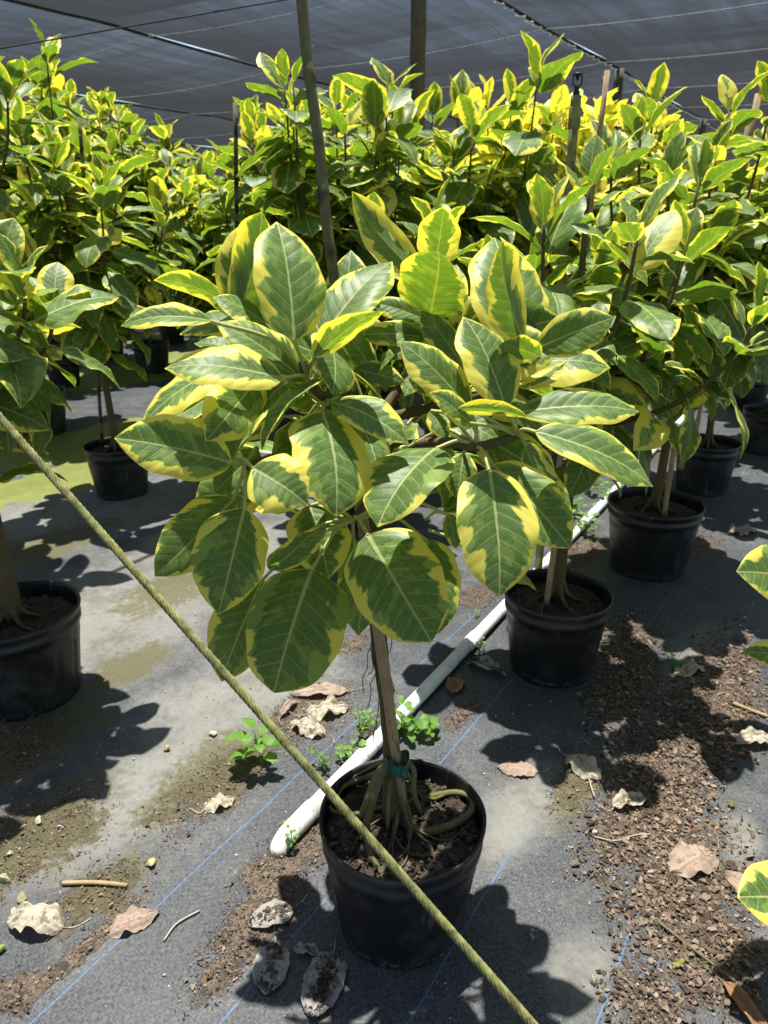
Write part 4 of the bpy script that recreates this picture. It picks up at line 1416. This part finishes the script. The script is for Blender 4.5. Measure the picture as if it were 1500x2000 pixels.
R = math.radians
TAN, GRY, BRN, CRM = M_DEAD_TAN, M_DEAD_GREY, M_DEAD_BROWN, M_DEAD_CREAM
dead(70, 1808, .135, .070, R(172), CRM, 'pale crumpled dry leaf at the left edge, lower left', fold=.1, arch=.20, wave=.30)
dead(258, 1803, .120, .060, R(25), TAN, 'pinkish crumpled dry leaf lying over the blue thread beside a white stone', fold=.05, arch=.06, wave=.32)
dead(530, 1797, .105, .062, R(205), GRY, 'grey leaf strewn with soil, topmost of the three beside the front pot', fold=.12, arch=.12, wave=.08, flip=1, crumbs=110)
dead(530, 1893, .110, .075, R(268), GRY, 'grey speckled dry leaf left of the larger one below the front pot', fold=.12, arch=.06, wave=.10, shape=.6, crumbs=60)
dead(632, 1925, .145, .083, R(256), GRY, 'largest soil covered grey leaf lying below the front pot', fold=.12, arch=.06, wave=.10, shape=.6, crumbs=150)
dead(598, 1862, .060, .030, R(170), GRY, 'small folded grey leaf between the soil covered leaves', fold=.5, arch=.1, wave=.2)
dead(625, 1357, .185, .060, R(186), TAN, 'long tan dry leaf under the lowest big green leaf', fold=.15, arch=.10, wave=.14)
dead(565, 1388, .090, .035, R(60), TAN, 'narrow curled tan leaf leaning against the leaf heap', fold=.6, arch=.15, wave=.2)
dead(640, 1392, .140, .085, R(15), CRM, 'ragged cream dry leaf in the heap behind the front pot', fold=.1, arch=.08, wave=.35, bite=1.2)
dead(600, 1425, .130, .070, R(150), CRM, 'broken pale leaf scraps beside the blue thread behind the weed', fold=.1, arch=.06, wave=.38, bite=1.4)
dead(1010, 1504, .115, .060, R(170), TAN, 'flat pinkish dry leaf lying alone right of the front pot', fold=.05, arch=.03, wave=.06, bite=.9)
dead(1140, 1505, .120, .080, R(305), CRM, 'yellowish mossy dry leaf above the curled ring leaf', fold=.1, arch=.08, wave=.2)
dead(1229, 1572, .105, .070, R(20), CRM, 'cream dry leaf curled up into a ring on the bark litter', fold=.75, arch=-.02, wave=.16, shape=.8)
dead(1350, 1690, .140, .090, R(205), TAN, 'broad pink brown wrinkled leaf on the bark litter', fold=.1, arch=.10, wave=.22)
dead(1452, 1735, .100, .060, R(120), TAN, 'tan speckled dry leaf partly under the green leaf at the right edge', fold=.1, arch=.08, wave=.1)
dead(1476, 1455, .130, .065, R(8), CRM, 'rolled cream leaf half in the shade at the right edge', fold=.5, arch=.15, wave=.2)
dead(1456, 1985, .130, .040, R(285), BRN, 'narrow rust brown leaf at the lower right corner', fold=.5, arch=.08, wave=.1)
dead(950, 1310, .150, .065, R(325), GRY, 'folded grey dry leaf beside the second pot and pipe', fold=.45, arch=.12, wave=.2)
dead(888, 1345, .100, .060, R(250), BRN, 'brown dry leaf tucked against the white pipe', fold=.3, arch=.12, wave=.2)
dead(430, 1575, .085, .050, R(30), CRM, 'small shredded cream leaf on bare cloth between two blue threads', fold=.1, arch=.06, wave=.35, bite=1.6)
dead(1450, 1040, .15, .09, R(10), TAN, 'tan dry leaf lying far back near the right edge', fold=.1, arch=.1, wave=.3)
dead(1275, 845, .24, .10, R(15), CRM, 'pale dry leaf by the far stretch of the pipe', fold=.1, arch=.1, wave=.35)
dead(1265, 880, .20, .09, R(160), TAN, 'second dry leaf just below the pale one by the far pipe', fold=.1, arch=.1, wave=.3)
dead(1345, 1315, .13, .06, R(200), CRM, 'pale dry leaf beside the grass tuft in the shade', fold=.2, arch=.08, wave=.3)
dead(1250, 1640, .055, .020, R(20), TAN, 'tiny rolled tan leaf right of the ring leaf', fold=.6, arch=.05, wave=.1, stalk=False) if False else None


# ------------------------------------------------------------------ stones
def stone(px, py, s, col, label, seed):
    g = N('stone_skin')
    p = g.pos(); n = g.noise(p, 60, 4, .65)
    m = g.out(g.pbsdf(g.mix(g.step(n, .3, .7), tuple(c * .6 for c in col), col), .9, .2, g.bump(n, .6, .004)))
    import bmesh
    bm = bmesh.new(); bmesh.ops.create_icosphere(bm, subdivisions=3, radius=1.0)
    rng = np.random.default_rng(seed)
    k = rng.normal(size=(5, 3)); ph = rng.random(5) * 6
    sx, sy, sz = 1.0, .62 + .25 * rng.random(), .50 + .2 * rng.random()
    rot = Euler((0, 0, rng.random() * 3.14)).to_matrix()
    for v in bm.verts:
        d = v.co.copy()
        f = 1 + .05 * math.sin(9 * d.x + ph[0]) * math.sin(8 * d.y + ph[1]) * math.sin(7 * d.z + ph[2]) + sum(.085 * math.sin(2.2 * (k[i] @ np.array(d)) + ph[i]) for i in range(5))
        # a few flat facets
        for i in range(5):
            kk = Vector(k[i]).normalized(); t_ = d.dot(kk)
            if t_ > .55: d = d - kk * (t_ - .55) * .9
        v.co = rot @ Vector((d.x * sx * f * s, d.y * sy * f * s, d.z * sz * f * s))
    me = bpy.data.meshes.new('stone'); bm.to_mesh(me); bm.free()
    for pl in me.polygons: pl.use_smooth = False
    me.materials.append(m)
    c = gp(px, py)
    lowz = min(v.co.z for v in me.vertices)
    o = link('stone', me, None, (c[0], c[1], c[2] - lowz * .88)); tag(o, label, 'stone')


stone(294, 1692, .0135, (.42, .42, .18), 'yellowish angular stone on bare cloth above the dry stick', 1)
stone(269, 1798, .0120, (.58, .55, .48), 'white stone lying on the pinkish dry leaf', 2)
stone(4, 1858, .0125, (.25, .33, .06), 'bright mossy green stone at the left edge', 3)
stone(44, 1757, .0135, (.30, .29, .16), 'olive stone above the pale crumpled leaf at the left edge', 4)
stone(10, 1722, .0160, (.34, .34, .20), 'larger pale olive stone touching the left edge', 5)
stone(27, 1782, .0115, (.44, .42, .32), 'rounded beige stone under the olive one at the left edge', 6)
stone(76, 1610, .0150, (.46, .44, .34), 'oblong cream stone, biggest on the dark moss patch', 7)
stone(46, 1620, .0090, (.50, .46, .38), 'small cream stone left of the oblong one on the moss', 8)
stone(119, 1621, .0085, (.50, .49, .44), 'small white stone right of the oblong one on the moss', 9)
stone(22, 1672, .0090, (.42, .38, .28), 'small tan stone low on the moss patch', 10)
stone(416, 1436, .0150, (.46, .42, .34), 'tan chalky stone at the upper edge of the moss strip', 11)
stone(326, 1467, .0130, (.36, .30, .16), 'ochre stone on bare cloth left of the chalky one', 12)
stone(518, 1716, .0105, (.20, .19, .10), 'olive stone below the mouth of the white pipe', 13)
stone(1038, 1833, .0085, (.22, .23, .17), 'grey green pebble in the shadow right of the front pot', 14)
stone(1428, 1578, .0130, (.17, .19, .06), 'mossy green stone at the far edge of the bark litter', 15)
stone(1324, 1886, .0120, (.20, .20, .05), 'mossy yellow green stone at the lower edge of the bark litter', 16)
stone(1158, 1918, .0120, (.26, .27, .19), 'pale mossy stone beside the blue thread, lower right', 17)
stone(1176, 1900, .0085, (.22, .23, .15), 'smaller mossy stone above the pale one, lower right', 18)
stone(210, 1535, .0095, (.52, .50, .45), 'pale stone on bare cloth above the moss patch', 19)
stone(1160, 1628, .0085, (.55, .53, .40), 'cream pebble at the left end of the fallen stalk', 20)

# ------------------------------------------------------------------ sticks
def stick(pxs, r, mat, label, name='stick', up=.006):
    mb = MB(); pts = spline([gp(*p, up) for p in pxs], 6); c = pts[len(pts) // 2].copy()
    mb.tube([p - c for p in pts], r, 8, wob=.08, rng=np.random.default_rng(3))
    o = mb.build(name, mat, loc=tuple(c)); tag(o, label, 'stick')


stick([(122, 1730), (185, 1732), (250, 1736)], .0052, M_STAKE, 'straight tan stick lying on soil at the left', up=.007)
stick([(1282, 1806), (1350, 1862), (1433, 1926)], .0026, M_ROOT, 'thin brown twig lying across the bark litter', 'twig', .010)
stick([(1160, 1640), (1200, 1648), (1240, 1636), (1270, 1634)], .0018, M_DEAD_CREAM, 'pale dried stalk on the mossy side of the bark litter', 'dry_stalk', .008)
stick([(1145, 1490), (1150, 1530), (1160, 1562)], .0020, M_DEAD_CREAM, 'pale bent stalk beside the yellowish mossy leaf', 'dry_stalk', .010)
stick([(320, 1838), (345, 1805), (390, 1780)], .0022, M_DEAD_CREAM, 'curved dry stalk between the pinkish leaf and the front pot', 'dry_stalk', .005)
stick([(1430, 1380), (1470, 1395), (1500, 1405)], .006, M_STAKE, 'short flat wood splinter at the right edge', 'stick', .008)

# ------------------------------------------------------------------ weeds
def weed(px, py, hgt, nl, leaf, label, seed, spread=.6, rnd=.6, name='weed'):
    rng = np.random.default_rng(seed)
    c = gp(px, py)
    t = empty(name, tuple(c), label, 'weed')
    st = MB(); lv = Leaves()
    ns = max(1, nl // 7)
    for s_ in range(ns):
        an = rng.random() * 6.28
        lean = np.array([math.cos(an), math.sin(an), 0]) * spread * hgt * (.2 + rng.random() if ns > 1 else .2)
        o = np.array([math.cos(an), math.sin(an), 0]) * .004 * s_
        h = hgt * (.6 + .5 * rng.random())
        P_ = spline([o, o + lean * .4 + np.array([0, 0, h * .55]), o + lean + np.array([0, 0, h])], 5)
        st.tube(P_, list(np.linspace(.0018, .0009, len(P_))), 5)
        k = max(3, nl // ns)
        for j in range(k):
            f = .25 + .75 * (j + 1) / k
            p = P_[min(len(P_) - 1, int(f * (len(P_) - 1)))]
            a2 = j * 2.4 + an
            d = np.array([math.cos(a2), math.sin(a2), rng.uniform(-.1, .45)]); d /= np.linalg.norm(d)
            L = leaf * (.6 + .6 * rng.random())
            q = p + d * L * .35
            lv.stalk([p, (p + q) / 2 + np.array([0, 0, .001]), q], .0007, .0006, 4)
            lv.leaf(q, d, np.array([0, 0, 1.0]) + rng.normal(size=3) * .25, L, L * rnd * (.9 + .3 * rng.random()), 8, 4, shape=rng.random() * .3, arch=.06, fold=.25, wave=.09, curl=.4, bite=.5, rng=rng)
    st.build('stem', M_WEED, t)
    link('leaves', lv.mesh('leaves', [M_WEED, M_WEED]), t)


weed(512, 1500, .125, 12, .060, 'leafy green weed with toothed leaves left of the front pot behind the cable', 1, rnd=.62)
weed(790, 1440, .11, 20, .036, 'bright green weed right behind the front plant\'s trunk', 2)
weed(830, 1442, .07, 10, .036, 'small broad leaved weed beside the pipe behind the pot rim', 3, rnd=.8)
weed(700, 1440, .095, 34, .016, 'fine leaved weed beside the white pipe left of the trunk', 4)
weed(668, 1475, .055, 18, .022, 'yellow green weed at the pot rim left of the trunk', 5, rnd=.7)
weed(640, 1500, .060, 26, .014, 'low feathery weed left of the pot rim', 6)
weed(732, 1425, .085, 26, .014, 'tiny leaved sprig just left of the trunk', 7)
weed(572, 1668, .060, 9, .015, 'small round leaved sprig growing over the pipe elbow', 8, rnd=.9)
weed(560, 1625, .050, 8, .014, 'second small sprig above the pipe elbow', 9, rnd=.9)
weed(930, 1205, .035, 10, .012, 'tiny weed on the soil patch left of the second pot', 10)
weed(935, 1275, .05, 18, .012, 'dark low weed between pipe and second pot', 11)
for i, (px, py, l) in enumerate([(1125, 1010, 'clump of green weeds right of the second trunk, nearest the second pot'), (1150, 965, 'clump of green weeds along the pipe above the second pot'), (1185, 985, 'weeds against the left side of the large third pot'), (1135, 1045, 'weeds between pipe and second pot rim'), (1120, 930, 'farthest of the weed clumps along the pipe')]):
    weed(px, py, .14, 34, .032, l, 30 + i, rnd=.75)
# grass tuft
t = empty('grass_tuft', tuple(gp(1315, 1310)), 'small tuft of grass blades in the shaded bark litter', 'grass tuft')
mb = MB()
rg = np.random.default_rng(8)
for i in range(11):
    an = rg.random() * 6.28; h = .05 + .05 * rg.random(); d = np.array([math.cos(an), math.sin(an), 0])
    mb.tube(spline([d * .004, d * .02 + np.array([0, 0, h * .6]), d * .05 + np.array([0, 0, h * .8])], 4), list(np.linspace(.0016, .0004, 9)), 4)
mb.build('blades', M_WEED, t)

# ------------------------------------------------------------------ light, air, camera
SUN_DIR = Vector((-.045, .155, .98)).normalized()
el_ang = math.asin(SUN_DIR.z)
sl = bpy.data.lights.new('sun', 'SUN'); sl.energy = 5.0; sl.angle = math.radians(.55); sl.color = (1.0, .965, .90)
so = bpy.data.objects.new('sun', sl); COL.objects.link(so)
so.rotation_euler = SUN_DIR.to_track_quat('Z', 'Y').to_euler(); so.location = (0, 0, 8)
w = bpy.data.worlds.new('World'); sc.world = w; w.use_nodes = True
nt = w.node_tree; nt.nodes.clear()
sky = nt.nodes.new('ShaderNodeTexSky'); sky.sky_type = 'NISHITA'; sky.sun_disc = False
sky.sun_elevation = el_ang; sky.sun_rotation = math.atan2(SUN_DIR.x, SUN_DIR.y)
bg = nt.nodes.new('ShaderNodeBackground'); bg.inputs[1].default_value = .072
ow = nt.nodes.new('ShaderNodeOutputWorld')
nt.links.new(sky.outputs[0], bg.inputs[0]); nt.links.new(bg.outputs[0], ow.inputs[0])

cd = bpy.data.cameras.new('camera'); cam = bpy.data.objects.new('camera', cd); COL.objects.link(cam)
cam.location = (0, 0, CH); cam.rotation_euler = (math.radians(90) - PITCH, 0, 0)
cd.sensor_fit = 'VERTICAL'; cd.sensor_height = 36.0; cd.lens = F / 2000 * 36.0
cd.clip_start = .02; cd.clip_end = 500
cd.dof.use_dof = True; cd.dof.focus_distance = 1.2; cd.dof.aperture_fstop = 8.0
sc.camera = cam

sc.view_settings.view_transform = 'Standard'; sc.view_settings.look = 'None'; sc.view_settings.gamma = 1
sc.view_settings.exposure = 2.12
sc.render.engine = 'CYCLES'
sc.cycles.max_bounces = 8; sc.cycles.transparent_max_bounces = 12; sc.cycles.transmission_bounces = 6; sc.cycles.diffuse_bounces = 4; sc.cycles.glossy_bounces = 2
sc.cycles.use_denoising = True
sc.cycles.caustics_reflective = False; sc.cycles.caustics_refractive = False
